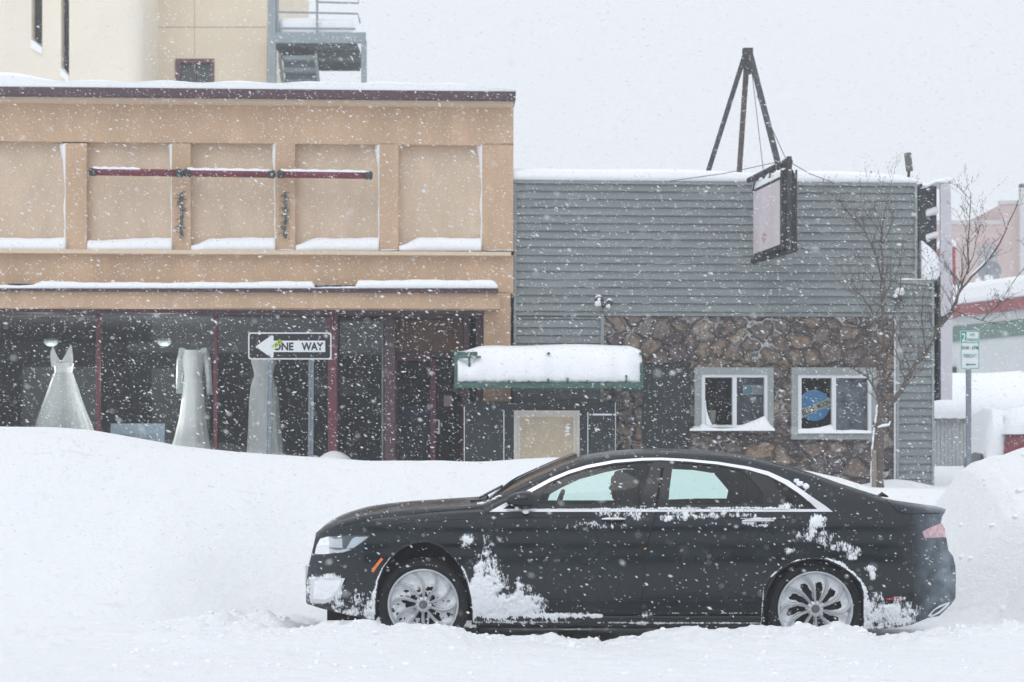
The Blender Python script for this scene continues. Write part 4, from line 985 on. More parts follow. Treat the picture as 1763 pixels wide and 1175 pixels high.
for k in range(5):
    v = T0+(T1-T0)*(k/4.5)+sd_*.4; m = MB(); m.tube([v+Vector((0,0,.03)), v+Vector((rr.uniform(-.05,.05),0,-.2))], .012, 5); m.add(*icolump(v, .055, k)); m.build('hanger', IRON, hg)
m = MB(); m.add(*icolump(SGT+Vector((0,0,-.05)), .09, 4)); m.build('cable_clamp', RUST, hg)
m = MB(); m.tube([SGT, Vector((Nn.x+.06, Nn.y, zt))], .03, 6); m.build('drop_rod', IRON, hg)
m = MB(); Bt = Vector((Nn.x, Nn.y, zb-.03)); m.tube([Bt+sd_*.9-fwn*.02, Bt+fwn*(fw.length+.02)+Vector((0,0,-.02))], .04, 8); m.add(*icolump(Bt+fwn*.8, .08, 7)); m.build('bottom_arm', IRON, hg)
m = MB(); rows = []
for i in range(14):
    v = Vector((Nn.x, Nn.y, zt)) + fw*(i/13); h = .10+.03*math.sin(i); rows.append([v+nrm*.01, v+nrm*.015+Vector((0,0,h*.5)), v+sd_*.3+Vector((0,0,h)), v+sd_*.75+Vector((0,0,h*.9)), v+sd_+Vector((0,0,.0))])
m.grid(rows); m.build('snow_cap', SNOWR, hg, smooth=True)
for a, c in ((SGT, P(1147, 313, 23.0)), (SGT, P(1432, 314, 23.4)), (A+fw*.3+Vector((0,0,.05)), P(1297,404,23.3))):
    m = MB(); m.tube([a, (a+c)/2+Vector((0,0,-.03)), c], .0055, 5); m.build('guy_wire', WR, hg)
# blade sign at the right corner
bl = root('side_sign', P(1605, 400, 23.9), 'tall pale-edged sign with snow-filled shelves fixed at the bar corner', 'sign')
Yb = 24.0
m = MB(); bx_ = lambda px, Y=Yb: P(px,0,Y).x; bz = lambda py, Y=Yb: P(0,py,Y).z
rows = []
for px, py0 in ((1608,330),(1611,322),(1616,320),(1622,322),(1627,328),(1630,340)):
    rows.append((bx_(px), bz(py0)))
pts = [(bx_(1611), bz(690)), (bx_(1630), bz(690)), (bx_(1631), bz(500)), (bx_(1627.5), bz(330)), (bx_(1622), bz(322)), (bx_(1610), bz(323))]
plate(m, pts, Yb-.3, .06); m.build('pale_panel', mat('pale_sign_panel', (.55,.54,.58), .7, var=.05), bl)
m = MB(); m.box(bx_(1608), bx_(1611.5), Yb-.28, Yb+.3, bz(690), bz(480)); m.box(bx_(1579), bx_(1592), Yb-.1, Yb+.3, bz(430), bz(322)); m.build('dark_frame', mat('blue_black_frame', (.05,.06,.075), .7), bl)
for p0, p1 in ((325, 362), (374, 405), (414, 445)):
    m = MB(); m.prism([(bx_(1592), Yb-.05, bz(p0+5)), (bx_(1611), Yb-.05, bz(p0-3)), (bx_(1611), Yb-.05, bz(p1-6)), (bx_(1592), Yb-.05, bz(p1))], (0,.35,0)); m.build('shelf_box', IRON, bl)
for p0, p1 in ((362, 375), (405, 415)):
    m = MB(); rows = []
    for i in range(8):
        px = 1590+21.5*i/7; rows.append([(bx_(px), Yb+.2, bz(p1+1-i*.8)), (bx_(px), Yb-.14, bz(p1-i*.8)), (bx_(px), Yb-.12, bz(p0+3-i*.9)), (bx_(px), Yb-.0, bz(p0-1-i*.9)), (bx_(px), Yb+.2, bz(p0-2-i*.9))])
    m.grid(rows); m.build('shelf_snow', SNOWR, bl, smooth=True)
m = MB(); pts = [(bx_(1579), bz(486)), (bx_(1612), bz(486)), (bx_(1613), bz(458)), (bx_(1610), bz(447)), (bx_(1603), bz(437)), (bx_(1594), bz(429)), (bx_(1584), bz(421)), (bx_(1579), bz(417))]
plate(m, pts, Yb-.25, .45); m.build('drift_snow', SNOWR, bl, bevel=.03)
m = MB(); rows = []
for i in range(9):
    px = 1580+48*i/8; t = i/8; py = 322+4*math.sin(t*6.28+1) if i < 5 else 320; rows.append([(bx_(px), Yb+.2, bz(py+2)), (bx_(px), Yb-.3, bz(py+1)), (bx_(px), Yb-.25, bz(py-6+3*math.sin(t*5))), (bx_(px), Yb+.2, bz(py-7))])
m.grid(rows); m.build('top_snow', SNOWR, bl, smooth=True)
# roof vent
rv = root('roof_flue', P(1564, 318, 24.6), 'small tilted grey roof flue standing in the snow of the bar roof', 'flue')
m = MB(); m.tube([P(1563,322,24.6), P(1565,294,24.6)], .02, 6); m.build('stem', IRON, rv)
m = MB(); m.tube([P(1566,295,24.6), P(1562.5,264,24.6)], .05, 12); m.build('cylinder', mat('ribbed_flue', (.13,.13,.12), .8, var=.3, vscale=20), rv)
for k, (px, pt, px2) in enumerate(((1417,299,1413), (1433,303,1434), (1464,300,1467), (1500,296,1501))):
    lab = ['short thin rod on the bar roof nearest the hanging sign', 'second short thin rod from the hanging sign on the bar roof', 'third short thin rod from the hanging sign on the bar roof', 'tallest thin rod on the bar roof left of the grey flue'][k]
    t = props(MB().tube([P(px2,322,24.2), P(px,pt,24.2), P(px-1,pt-1,24.2)], [.012,.009,.004], 6).build('roof_rod', IRON), lab, 'rod', 'thin rods along the bar roof edge')
# floodlights
for k, (px, py, r) in enumerate(((1031, 517, .055), (1049, 521, .04))):
    t = root('flood_light', Lw(1036, 536, .02), ['left snow-plastered flood light on the grey siding, the larger', 'right snow-plastered flood light on the grey siding, the smaller'][k], 'flood light', 'snowy flood lights above the bar entrance', rz=TH)
    b0 = Lw(1038, 530, .03); c = Lw(px, py, .22)
    m = MB(); m.tube([b0, b0+Vector((0,-.06,0)), (b0+c)/2+Vector((0,-.06,0)), c+Vector((0,.05,-.02))], .014, 6); m.build('arm', IRON, t)
    m = MB(); m.tube([c+Vector((0,.07,.01)), c, c+Vector((0,-.07,-.02))], [.03, .05*r/.055, .065*r/.055], 14); m.build('lamp_head', IRON, t)
    m = MB(); m.add(*icolump(c+Vector((0,-.03,.015)), r*1.35, 31+k)); m.add(*icolump(c+Vector((-.015,-.04,-.05)), r*.9, 33+k)); m.build('snow_clump', SNOWR, t, smooth=True)

# ================================================================== BRIDAL WINDOW
def SL(v, d=0): return v
sroot = lambda name, px, py, d, label, cat, **k: root(name, Lw(px, py, d), label, cat, rz=TH, **k)
def sbuild(mb, o, name, mt, **k):
    base = WM[shop.name].inverted() @ Vector(o.location)
    mb.v = [(x-base.x, y-base.y, z-base.z) for x, y, z in mb.v]; return mb.build(name, mt, o, 'local', **k)
def dress(name, label, prof, D, mt, pleat=0, neck=None, dep=.55, zlow=.45):
    o = sroot(name, prof[0][0] if len(prof[0]) > 3 else (prof[0][1]+prof[0][2])/2, 860, -D, label, 'dress')
    m = MB(); rows = []; n = 72
    # densify
    ys = []
    for i in range(len(prof)-1):
        for k in range(4): ys.append(prof[i][0] + (prof[i+1][0]-prof[i][0])*k/4)
    ys.append(prof[-1][0])
    for py in ys:
        l = interp(py, [(p[0], p[1]) for p in prof]); r_ = interp(py, [(p[0], p[2]) for p in prof])
        A = L(l, py, -D); B = L(r_, py, -D); cx = (A.x+B.x)/2; hw = (B.x-A.x)/2; t = (py-prof[0][0])/(prof[-1][0]-prof[0][0])
        row = []
        for k in range(n):
            a = 2*math.pi*k/n; pl = 1 + pleat*max(0, t-.25)*math.sin(a*13+3*math.sin(a*2)) 
            dd = min(hw*dep*2 if t < .3 else hw*dep*2, .12+hw*.55)
            dip = 0
            row.append((cx + hw*pl*math.cos(a), D + dd*pl*math.sin(a), A.z))
        if neck and py < neck[0]:
            pass
        rows.append(row)
    m.grid(rows, closed=True); sbuild(m, o, 'gown', mt, smooth=True)
    return o
D1 = .45
# gown 1: straps, v neck, wide tulle skirt
g1 = dress('wedding_dress', 'full-skirted tulle wedding dress with v neck, leftmost in the shop window', [(626,91,127),(634,94,126),(642,95,124),(650,92,127),(670,86,131),(700,77,141),(730,66,151),(770,56,163),(850,50,168)], D1, TULLE, pleat=.09)
m = MB()
def strip(m, L_, D_, th=.015):
    rows = [[(L(a, py, -D_).x, D_-.10, L(a, py, -D_).z), (L(b_, py, -D_).x, D_-.10, L(b_, py, -D_).z)] for py, a, b_ in L_]
    for r_ in list(rows): r_.append((r_[1][0], r_[1][1]+th, r_[1][2])); r_.append((r_[0][0], r_[0][1]+th, r_[0][2]))
    m.grid(rows, closed=True)
strip(m, [(598,93,94.5),(606,90,97),(614,89,101),(622,90,106),(632,91,109)], D1)
strip(m, [(596,123.5,125.5),(604,119,126.5),(612,115,127.5),(621,110,128),(632,108,127)], D1)
sbuild(m, g1, 'bodice_strap', TULLE)
m = MB(); rows = []
for i in range(9):
    py = 642+i*14; l = interp(py, [(642,94),(700,73),(754,54)]); r_ = interp(py, [(642,125),(700,144),(754,166)]); A = L(l, py, -D1); B = L(r_, py, -D1); cx = (A.x+B.x)/2; hw = (B.x-A.x)/2
    rows.append([(cx+hw*math.cos(2*math.pi*k/80)*(1+.03*math.sin(k*1.9+i)), D1+(.1+hw*.6)*math.sin(2*math.pi*k/80), A.z) for k in range(80)])
tm = glass('sheer_tulle', (.55,.55,.55), 1, .8)
nn = tm.node_tree; nn.nodes.clear(); o_ = nn.nodes.new('ShaderNodeOutputMaterial'); tr = nn.nodes.new('ShaderNodeBsdfTransparent'); df = nn.nodes.new('ShaderNodeBsdfDiffuse'); df.inputs[0].default_value = (.66,.69,.69,1); ms = nn.nodes.new('ShaderNodeMixShader'); ms.inputs[0].default_value = .45
nn.links.new(tr.outputs[0], ms.inputs[1]); nn.links.new(df.outputs[0], ms.inputs[2]); nn.links.new(ms.outputs[0], o_.inputs[0])
m.grid(rows, closed=True); sbuild(m, g1, 'tulle_overskirt', tm, smooth=True)
# gown 2: long lace sleeves
g2 = dress('wedding_dress', 'long-sleeved lace wedding dress standing between the two red mullions', [(604,316,351),(612,315,352),(630,315,350),(648,317,348),(664,315,350),(690,313,352),(720,309,354),(750,302,358),(800,288,366),(850,280,372)], D1, DRESS, pleat=.07)
m = MB(); strip(m, [(600,311,318),(605,310,325),(610,312,335)], D1); strip(m, [(600,350,357),(605,343,358),(610,334,356)], D1); strip(m, [(607,317,351),(612,316,352)], D1); sbuild(m, g2, 'neckline', LACE)
for s, pts in ((-1, [(315,603),(311,625),(309.5,650),(308.5,678)]), (1, [(353,603),(357.5,625),(360,650),(361.5,679)])):
    m = MB(); m.tube([Vector((L(px,py,-D1).x, D1-.02, L(px,py,-D1).z)) for px, py in pts], [.055,.05,.042,.04], 12); sbuild(m, g2, 'sleeve', LACE, smooth=True)
# gown 3: behind the one-way sign
g3 = dress('wedding_dress', 'sleeveless fitted satin wedding dress behind the one way sign posts', [(585,438,470),(600,434,474),(620,432,476),(640,437,471),(647,438,470),(665,432,476),(690,429,480),(730,428,482),(770,426,487),(850,422,494)], D1, DRESS, pleat=.06)
m = MB(); strip(m, [(574,441,443),(586,438,447)], D1); strip(m, [(574,465,467),(586,461,470)], D1); sbuild(m, g3, 'shoulder_strap', DRESS)
for o in (g1, g2, g3):
    base = WM[shop.name].inverted() @ Vector(o.location)
    m = MB(); m.tube([(base.x, base.y, .36), (base.x, base.y, 1.9)], .02, 8); m.lathe((base.x, base.y, .36), None, [(.16,0),(.15,.02),(.03,.03)], 16); sbuild(m, o, 'stand', IRON)
OPAL = mat('opal_glass', (.14,.17,.17), .4); OPAL.node_tree.nodes['Principled BSDF'].inputs['Emission Color'].default_value = (.85,1,.97,1); OPAL.node_tree.nodes['Principled BSDF'].inputs['Emission Strength'].default_value = .05
for k, px in enumerate((88, 283)):
    t = sroot('pendant_lamp', px, 587, -.75, ['white dome lamp above the leftmost wedding dress', 'white dome lamp left of the long-sleeved wedding dress'][k], 'pendant lamp', group='dome lamps in the bridal window')
    c = L(px, 590, -.75); m = MB(); m.lathe(tuple(c), None, [(.01,-.055),(.05,-.05),(.09,-.02),(.105,.02),(.10,.045),(.03,.06)], 20); sbuild(m, t, 'dome', OPAL, smooth=True)
    pl = bpy.data.lights.new('lamp_bulb', 'POINT'); pl.energy = 62; pl.shadow_soft_size = .14; pl.color = (1, 1, 1)  # added fill light, hung well below the dome to brighten the dresses
    pe = bpy.data.objects.new('bulb', pl); C.objects.link(pe); pe.parent = t; pe.location = Vector((0, -.10, -.5))
    m = MB(); m.tube([(c.x, c.y, c.z+.05), (c.x, c.y, zc)], .006, 5); sbuild(m, t, 'rod', IRON)
sg = sroot('show_card', 236, 775, -.35, 'pale blue show card with reversed faint lettering at foot of the window', 'notice')
m = MB(); A_ = [L(191,729.5,-.35), L(284,729.5,-.35), L(281,800,-.35), L(187,800,-.35)]; m.prism(A_, (0,.01,0)); sbuild(m, sg, 'card', mat('pale_blue_card2', (.42,.50,.60), .8))
m = MB(); v = L(235, 752, -.35); put_text(m, 'COLLIN EVENTS', v.x, v.z, 68/125, 8/125, .35-.004, mirror=True); sbuild(m, sg, 'lettering', mat('faint_grey_print', (.22,.26,.30), .8))

# ================================================================== STREET TREE
TY = 20.6
tree = root('street_tree', P(1511, 850, TY), 'bare young street tree with forked grey-brown limbs before the bar corner', 'tree')
rr = random.Random(11)
def tp_(px, py, y=0.0): return P(px, py, TY+y)
def limb(pts, r0, r1, name='branch', n=7, yj=.0, y1=0.0):
    N = len(pts); out = []; rad = []
    for i, (px, py) in enumerate(pts): out.append(tp_(px, py, y1*i/(N-1))); 
    # subdivide with wobble
    o2 = []; 
    for i in range(N-1):
        for k in range(3):
            t = k/3; v = out[i].lerp(out[i+1], t); v += Vector((rr.uniform(-1,1), rr.uniform(-1,1), rr.uniform(-1,1)))*min(r0*.35, .012)*(1 if k else .3); o2.append(v)
    o2.append(out[-1]); M_ = len(o2); rad = [(r0+(r1-r0)*(i/(M_-1))**.8)*(1 if r0 > .06 else .86) for i in range(M_)]
    m = MB(); m.tube(o2, rad, n); m.build(name, BARK, tree, smooth=True); return o2, rad
trunk, tr_r = limb([(1510,900),(1511,838),(1512,790),(1513,750),(1516,720),(1519,697)], .080, .062, 'trunk', 12)
limbs = []
limbs.append(limb([(1519,697),(1521,670),(1523,640),(1521,600),(1520,560),(1519,520),(1518,480),(1518,440),(1519,405),(1520,380),(1524,360)], .036, .007, 'branch', 10, y1=.1))
limbs.append(limb([(1520,702),(1534,694),(1545,682),(1558,662),(1568,640),(1581,622),(1595,606),(1608,585),(1613,565),(1622,548),(1642,535)], .042, .018, 'branch', 9, y1=-.3))
def limb_y(pts, r0, r1, y0, y1, n=6):
    global TY
    T0 = TY; TY = T0+y0; o = limb(pts, r0, r1, 'branch', n, y1=y1-y0); TY = T0; return o
limbs.append(limb_y([(1613,568),(1636,543),(1650,508),(1656,488),(1668,462),(1666,430),(1668,400),(1670,365),(1671,334)], .026, .005, -.28, -.5))
limbs.append(limb_y([(1650,506),(1672,478),(1696,455),(1722,418),(1736,385),(1748,360),(1753,345)], .018, .005, -.4, -.7))
limbs.append(limb_y([(1666,460),(1676,440),(1682,410),(1685,400)], .008, .003, -.4, -.5, 5))
limbs.append(limb_y([(1696,452),(1712,440),(1726,428)], .008, .003, -.5, -.6, 5))
limbs.append(limb_y([(1642,535),(1690,552),(1722,560),(1768,548)], .009, .003, -.3, -.7, 5))
limbs.append(limb_y([(1690,552),(1722,520),(1750,478),(1775,450)], .009, .004, -.4, -.7, 5))
limbs.append(limb_y([(1622,548),(1610,530),(1608,500),(1606,470)], .009, .003, -.3, -.3, 5))
limbs.append(limb_y([(1519,700),(1512,688),(1508,676),(1500,660),(1492,648),(1478,640),(1464,634)], .026, .008, 0, -.2))
limbs.append(limb_y([(1500,660),(1492,640),(1489,620),(1489,590)], .010, .004, -.1, -.2))
limbs.append(limb_y([(1522,640),(1532,600),(1540,570),(1538,540),(1548,505),(1552,470)], .018, .005, .0, .4))
limbs.append(limb_y([(1520,570),(1510,555),(1498,530),(1484,510),(1470,500),(1462,485)], .018, .006, 0, -.3))
limbs.append(limb_y([(1518,480),(1508,440),(1496,412),(1488,398),(1480,388),(1466,372),(1452,358),(1442,340)], .013, .004, 0, .3))
limbs.append(limb_y([(1519,520),(1530,496),(1544,470),(1552,440),(1556,410)], .012, .004, 0, .2))
limbs.append(limb_y([(1520,420),(1530,398),(1536,380),(1538,366)], .009, .004, 0, -.2, 5))
limbs.append(limb_y([(1595,606),(1590,575),(1586,545),(1590,510),(1596,480)], .012, .004, -.2, -.1))
limbs.append(limb_y([(1568,640),(1556,610),(1548,585),(1550,560)], .012, .004, -.2, -.4))
limbs.append(limb_y([(1560,658),(1552,640),(1548,620),(1540,600),(1536,575)], .011, .004, -.2, .3))
limbs.append(limb_y([(1521,600),(1508,580),(1500,560),(1496,530)], .010, .004, 0, .4))
tw = MB(); buds = MB()
def twig(v, d, ln, r, dep):
    pts = [v]; dd = d.copy()
    for k in range(4):
        dd = (dd + Vector((rr.uniform(-.22,.22), rr.uniform(-.2,.2), rr.uniform(-.1,.2)))).normalized(); pts.append(pts[-1]+dd*ln/4)
    tw.tube(pts, [r, r*.85, r*.7, r*.55, r*.35], 4)
    for p in pts[1:]:
        if rr.random() < .7:
            b_ = p+Vector((rr.uniform(-.008,.008),0,rr.uniform(0,.012))); buds.tube([b_, b_+Vector((rr.uniform(-.008,.008),0,.014))], [.005,.002], 4)
        if dep > 0 and rr.random() < .5:
            s = Vector((rr.uniform(-1,1), rr.uniform(-.5,.5), rr.uniform(.1,1))).normalized(); twig(p, (dd*.4+s).normalized(), ln*.55, r*.6, dep-1)
for li, (pts, rad) in enumerate(limbs):
    for i in range(2, len(pts)):
        if rr.random() < (.75 if li not in (1, 3, 4) else .42):
            d = (pts[min(i+1,len(pts)-1)]-pts[i-1]); d = d.normalized() if d.length > 0 else Vector((0,0,1))
            s = Vector((rr.uniform(-1,1), rr.uniform(-.6,.6), rr.uniform(-.1,.9))).normalized()
            twig(pts[i], (d*.5+s).normalized(), rr.uniform(.18,.48), min(.007, rad[i]*.6), 2)
tw.build('twigs', BARK, tree); tree.children[-1]['kind'] = 'stuff'
buds.build('buds', BARK, tree); tree.children[-1]['kind'] = 'stuff'
m = MB()
for i in range(len(trunk)-1):                                       # snow plastered along the windward side of the trunk
    a, c = trunk[i], trunk[i+1]; r = tr_r[i]
    if a.z < .9: continue
    m.tube([a+Vector((-r*.96,-.02,0)), (a+c)/2+Vector((-r*.99,-.02,0)), c+Vector((-tr_r[i+1]*.96,-.02,0))], [.012,.015,.011], 6)
v = P(1524, 733, TY-.06); m.tube([v+Vector((-.09,0,-.02)), v+Vector((-.03,-.02,.0)), v+Vector((.04,-.02,.01)), v+Vector((.06,.0,.05))], [.01,.02,.016,.008], 6)
m.build('bark_snow', SNOWR, tree, smooth=True)
m = MB(); pts = [P(px, py, TY-.35) for px, py in ((1664,470),(1675,473),(1688,461),(1698,449))]; m.tube([p+Vector((0,0,.014)) for p in pts], [.006,.014,.012,.005], 6); m.build('branch_snow', SNOWR, tree, smooth=True)
m = MB(); v = P(1508.5, 735, TY); m.tube([v+Vector((0,0,-.04)), v+Vector((-.02,-.02,.02)), v+Vector((-.03,0,.06))], [.02,.03,.012], 8); m.build('knot', BARK, tree, smooth=True)
m = MB(); v0 = P(1505.5, 775, TY-.085); m.box(v0.x-.03, v0.x+.025, v0.y, v0.y+.02, .7, v0.z); m.build('tree_stake', mat('pale_stake', (.28,.24,.2), .9, var=.2), tree)
# ================================================================== BLACK SEDAN
YC = 13.68
car = root('parked_car', (1.30, YC, 0), 'black four-door sedan crusted with snow, parked in the ploughed road', 'car')
TOPN = [(544,920),(548,914),(560,905.5),(575,899.5),(590,894.5),(619,886),(660,880),(700,876),(760,872),(818,868.5),(836,866),(845,862),(870,849),(900,834.5),(935,818.5),(970,803.5),(1000,792.5),(1030,786),(1060,782),(1100,779),(1160,777.5),(1220,780),(1260,784),(1300,790.5),(1350,802.5),(1400,817.5),(1450,835.5),(1500,851.5),(1530,860.5),(1560,867),(1600,873),(1629,877)]
ztop_px = lambda px: interp(px, TOPN)
def wfun(px, py):
    """half width of the body at a side-view pixel"""
    w = .925
    b = 880.0
    w -= .00165*max(0, b-py) + .0000045*max(0, b-py)**2          # tumblehome
    if True:                                                  # shoulder, waist crease, rocker tuck
        w -= .018*math.exp(-((py-880)/19)**2)
        w -= .012*math.exp(-((py-938)/20)**2)
        w -= .055*max(0, (py-1010)/70)**2 + 3.2e-6*(max(py,880)-962)**2
    f = max(0, (690-px)/163.); w -= .36*f**2.5
    r = max(0, (px-1490)/156.); w -= .27*r**2.6
    d = py - ztop_px(px)
    Rr = 14 if px < 840 else 11
    if d < Rr: 
        k = (Rr-max(d, 0))/Rr; w -= (1-math.sqrt(max(0, 1-k*k)))*(.075 if px < 840 or px > 1500 else .05)
    return w
def S(px, py, off=0.0, side=-1):
    w = wfun(px, py) + off; Yn = YC - w
    x = (px-CX)/F*Yn; z = EYE + (HY-py)/F*Yn
    return Vector((x, YC + side*w, z))
def pip(px, py, poly):
    c = False; n = len(poly); j = n-1
    for i in range(n):
        xi, yi = poly[i]; xj, yj = poly[j]
        if (yi > py) != (yj > py) and px < (xj-xi)*(py-yi)/(yj-yi)+xi: c = not c
        j = i
    return c
def dens(poly, step):
    out = []; n = len(poly)
    for i in range(n):
        a = poly[i]; b = poly[(i+1) % n]; k = max(1, int(math.hypot(b[0]-a[0], b[1]-a[1])/step))
        for t in range(k): out.append((a[0]+(b[0]-a[0])*t/k, a[1]+(b[1]-a[1])*t/k))
    return out
def spanel(mb, poly, holes=(), off=0.0, step=6.0, both=True, th=0.0, mi=0):
    """panel lying on the body side: polygon in side view mapped on the curved flank"""
    poly = dens(poly, step*.8); hs_ = [dens(h, step*.8) for h in holes]
    pts = list(poly); cons = [[k for k in range(len(poly))]]
    edges = [(i, (i+1) % len(poly)) for i in range(len(poly))]
    for h in hs_:
        o = len(pts); pts += h; edges += [(o+i, o+(i+1) % len(h)) for i in range(len(h))]
    xs = [p[0] for p in poly]; ys = [p[1] for p in poly]
    allb = poly + [q for h in hs_ for q in h]; arr = np.array(allb)
    yv = min(ys)+step*.5
    row = 0
    while yv < max(ys):
        xv = min(xs)+step*(.5 if row % 2 else 1.0)
        while xv < max(xs):
            if pip(xv, yv, poly) and not any(pip(xv, yv, h) for h in hs_):
                if np.min((arr[:,0]-xv)**2+(arr[:,1]-yv)**2) > (step*.45)**2: pts.append((xv, yv))
            xv += step
        yv += step*.87; row += 1
    V2, E2, F2, *_ = delaunay_2d_cdt([Vector(p) for p in pts], edges, [], 0, 1e-5)
    fs = []
    for f in F2:
        cx = sum(V2[i].x for i in f)/3; cy = sum(V2[i].y for i in f)/3
        if pip(cx, cy, poly) and not any(pip(cx, cy, h) for h in hs_): fs.append(tuple(f))
    for side in ((-1, 1) if both else (-1,)):
        mb.add([S(v.x, v.y, off, side) for v in V2], fs, mi)
        if th: 
            # rim skirt
            n = len(poly); loops = [poly] + hs_
            for lp in loops:
                mb.grid([[S(a, b, off, side) for a, b in lp], [S(a, b, off-th, side) for a, b in lp]], mi, closed=True)
    return mb
def sline(mb, pts, wid, off=0.002, both=True, mi=0, thick=.004):
    """raised strip following a side-view polyline; wid in px (scalar or list)"""
    P2 = [];
    for i in range(len(pts)-1):
        a, b = pts[i], pts[i+1]; k = max(1, int(math.hypot(b[0]-a[0], b[1]-a[1])/6))
        for t in range(k): P2.append((a[0]+(b[0]-a[0])*t/k, a[1]+(b[1]-a[1])*t/k, i+t/k))
    P2.append((*pts[-1], len(pts)-1))
    for side in ((-1, 1) if both else (-1,)):
        rows = []
        for i, (x, y, s) in enumerate(P2):
            p0 = P2[max(0, i-1)]; p1 = P2[min(len(P2)-1, i+1)]; dx, dy = p1[0]-p0[0], p1[1]-p0[1]; l = math.hypot(dx, dy) or 1
            w = (wid if not hasattr(wid, '__len__') else float(np.interp(s, range(len(wid)), wid)))/2; nx, ny = -dy/l*w, dx/l*w
            rows.append([S(x-nx, y-ny, off-thick, side), S(x-nx*.9, y-ny*.9, off, side), S(x, y, off+thick*.4, side), S(x+nx*.9, y+ny*.9, off, side), S(x+nx, y+ny, off-thick, side)])
        mb.grid(rows, mi)
    return mb
# --- materials
pm = mat('black_paint', (.010, .012, .015), .22, coat=1.0, spec=.5)
n = pm.node_tree; b = n.nodes['Principled BSDF']; tc = n.nodes.new('ShaderNodeTexCoord')
nz = n.nodes.new('ShaderNodeTexNoise'); nz.inputs['Scale'].default_value = 2.2; nz.inputs['Detail'].default_value = 9; nz.inputs['Roughness'].default_value = .72; n.links.new(tc.outputs['Object'], nz.inputs[0])
mr = n.nodes.new('ShaderNodeMapRange'); mr.inputs[1].default_value = .40; mr.inputs[2].default_value = .72; mr.inputs[3].default_value = .0; mr.inputs[4].default_value = .012; n.links.new(nz.outputs[0], mr.inputs[0])
sx = n.nodes.new('ShaderNodeSeparateXYZ'); n.links.new(tc.outputs['Object'], sx.inputs[0])
rr1 = n.nodes.new('ShaderNodeMapRange'); rr1.inputs[1].default_value = 1.70; rr1.inputs[2].default_value = 1.98; rr1.inputs[3].default_value = 0; rr1.inputs[4].default_value = .24; n.links.new(sx.outputs[0], rr1.inputs[0])   # wind-blown frost film on the tail
rn = n.nodes.new('ShaderNodeMath'); rn.operation = 'MULTIPLY'; n.links.new(rr1.outputs[0], rn.inputs[0])
nz2 = n.nodes.new('ShaderNodeTexNoise'); nz2.inputs['Scale'].default_value = 9; nz2.inputs['Detail'].default_value = 8; n.links.new(tc.outputs['Object'], nz2.inputs[0])
m5 = n.nodes.new('ShaderNodeMapRange'); m5.inputs[1].default_value = .35; m5.inputs[2].default_value = .65; m5.inputs[3].default_value = .4; m5.inputs[4].default_value = 1.3; n.links.new(nz2.outputs[0], m5.inputs[0]); n.links.new(m5.outputs[0], rn.inputs[1])
ad = n.nodes.new('ShaderNodeMath'); ad.operation = 'ADD'; n.links.new(mr.outputs[0], ad.inputs[0]); n.links.new(rn.outputs[0], ad.inputs[1])
mc = n.nodes.new('ShaderNodeMix'); mc.data_type = 'RGBA'; mc.inputs[6].default_value = (.004,.009,.014,1); mc.inputs[7].default_value = (.60,.74,.88,1)
n.links.new(ad.outputs[0], mc.inputs[0]); n.links.new(mc.outputs[2], b.inputs['Base Color'])
m6 = n.nodes.new('ShaderNodeMapRange'); m6.inputs[3].default_value = .10; m6.inputs[4].default_value = .34; m6.inputs[1].default_value = .35; m6.inputs[2].default_value = .65; n.links.new(nz.outputs[0], m6.inputs[0]); n.links.new(m6.outputs[0], b.inputs['Roughness'])
n.links.new(m6.outputs[0], b.inputs['Coat Roughness']); b.inputs['Coat Weight'].default_value = .25; b.inputs['Specular IOR Level'].default_value = .36
CHR = mat('satin_chrome', (.74,.75,.78), .28, metal=.75)
RUB = mat('tyre_rubber', (.010,.011,.013), .85, var=.3, vscale=20, bump=.3, bscale=60)
WELL = mat('wheel_well', (.010,.010,.011), .95)
TRIMB = mat('gloss_black_trim', (.010,.011,.012), .2)
CABIN = mat('cabin_dark', (.022,.026,.028), .8)
LAMPG = glass('lamp_lens', (.9,.93,.95))
REFL = mat('lamp_reflector', (.62,.66,.70), .25, metal=.6)
SEAM = mat('panel_gap', (.002,.002,.002), .9)
SCREEN = glass('screen_glass', (.84,.93,.91), .8); SCREEN.node_tree.nodes['Fresnel'].inputs[0].default_value = 1.12
# --- outlines (side view pixels)
FRONT = [(553,1048),(530,1040.5),(527,1037),(527,1009),(529,990),(531,977),(536,957),(541,935),(544,920)]
ARCHF = [(646,1068),(647,1030),(651,1000),(660,978),(673,960),(690,944),(712,934),(735,932),(757,939),(776,953),(792,974),(804,1000),(811,1030),(814,1060),(814,1076)]
ARCHR = [(1312,1080),(1315,1035),(1323,1010),(1335,989),(1346,979),(1361,970),(1387,963),(1405,961),(1424,964),(1446,974),(1464,986),(1481,1003),(1486,1018),(1487,1050),(1486,1086)]
REAR = [(1629,877),(1627,882),(1622,890),(1620,900),(1626,910),(1630,930),(1633,948),(1641,958),(1645,975),(1646,1001),(1645,1030),(1637,1042),(1617,1061),(1598,1064)]
BOT_R = [(1570,1076),(1543,1081),(1520,1083)]
TOPC = TOPN[1:-1]
outline = TOPN[:1] + TOPC + REAR + BOT_R + ARCHR[::-1] + [(1250,1081),(1100,1079),(950,1077)] + ARCHF[::-1] + [(601,1060)] + FRONT[:-1]
DLO_O = [(842,881.5),(870,866),(900,849),(947,823.7),(979,810.5),(1011,801),(1058,792.3),(1106,788.7),(1138,788.2),(1183,790.5),(1235,795.2),(1288,803.5),(1323,812),(1358.6,828),(1393.8,853),(1420,870.5),(1434,881.5)]
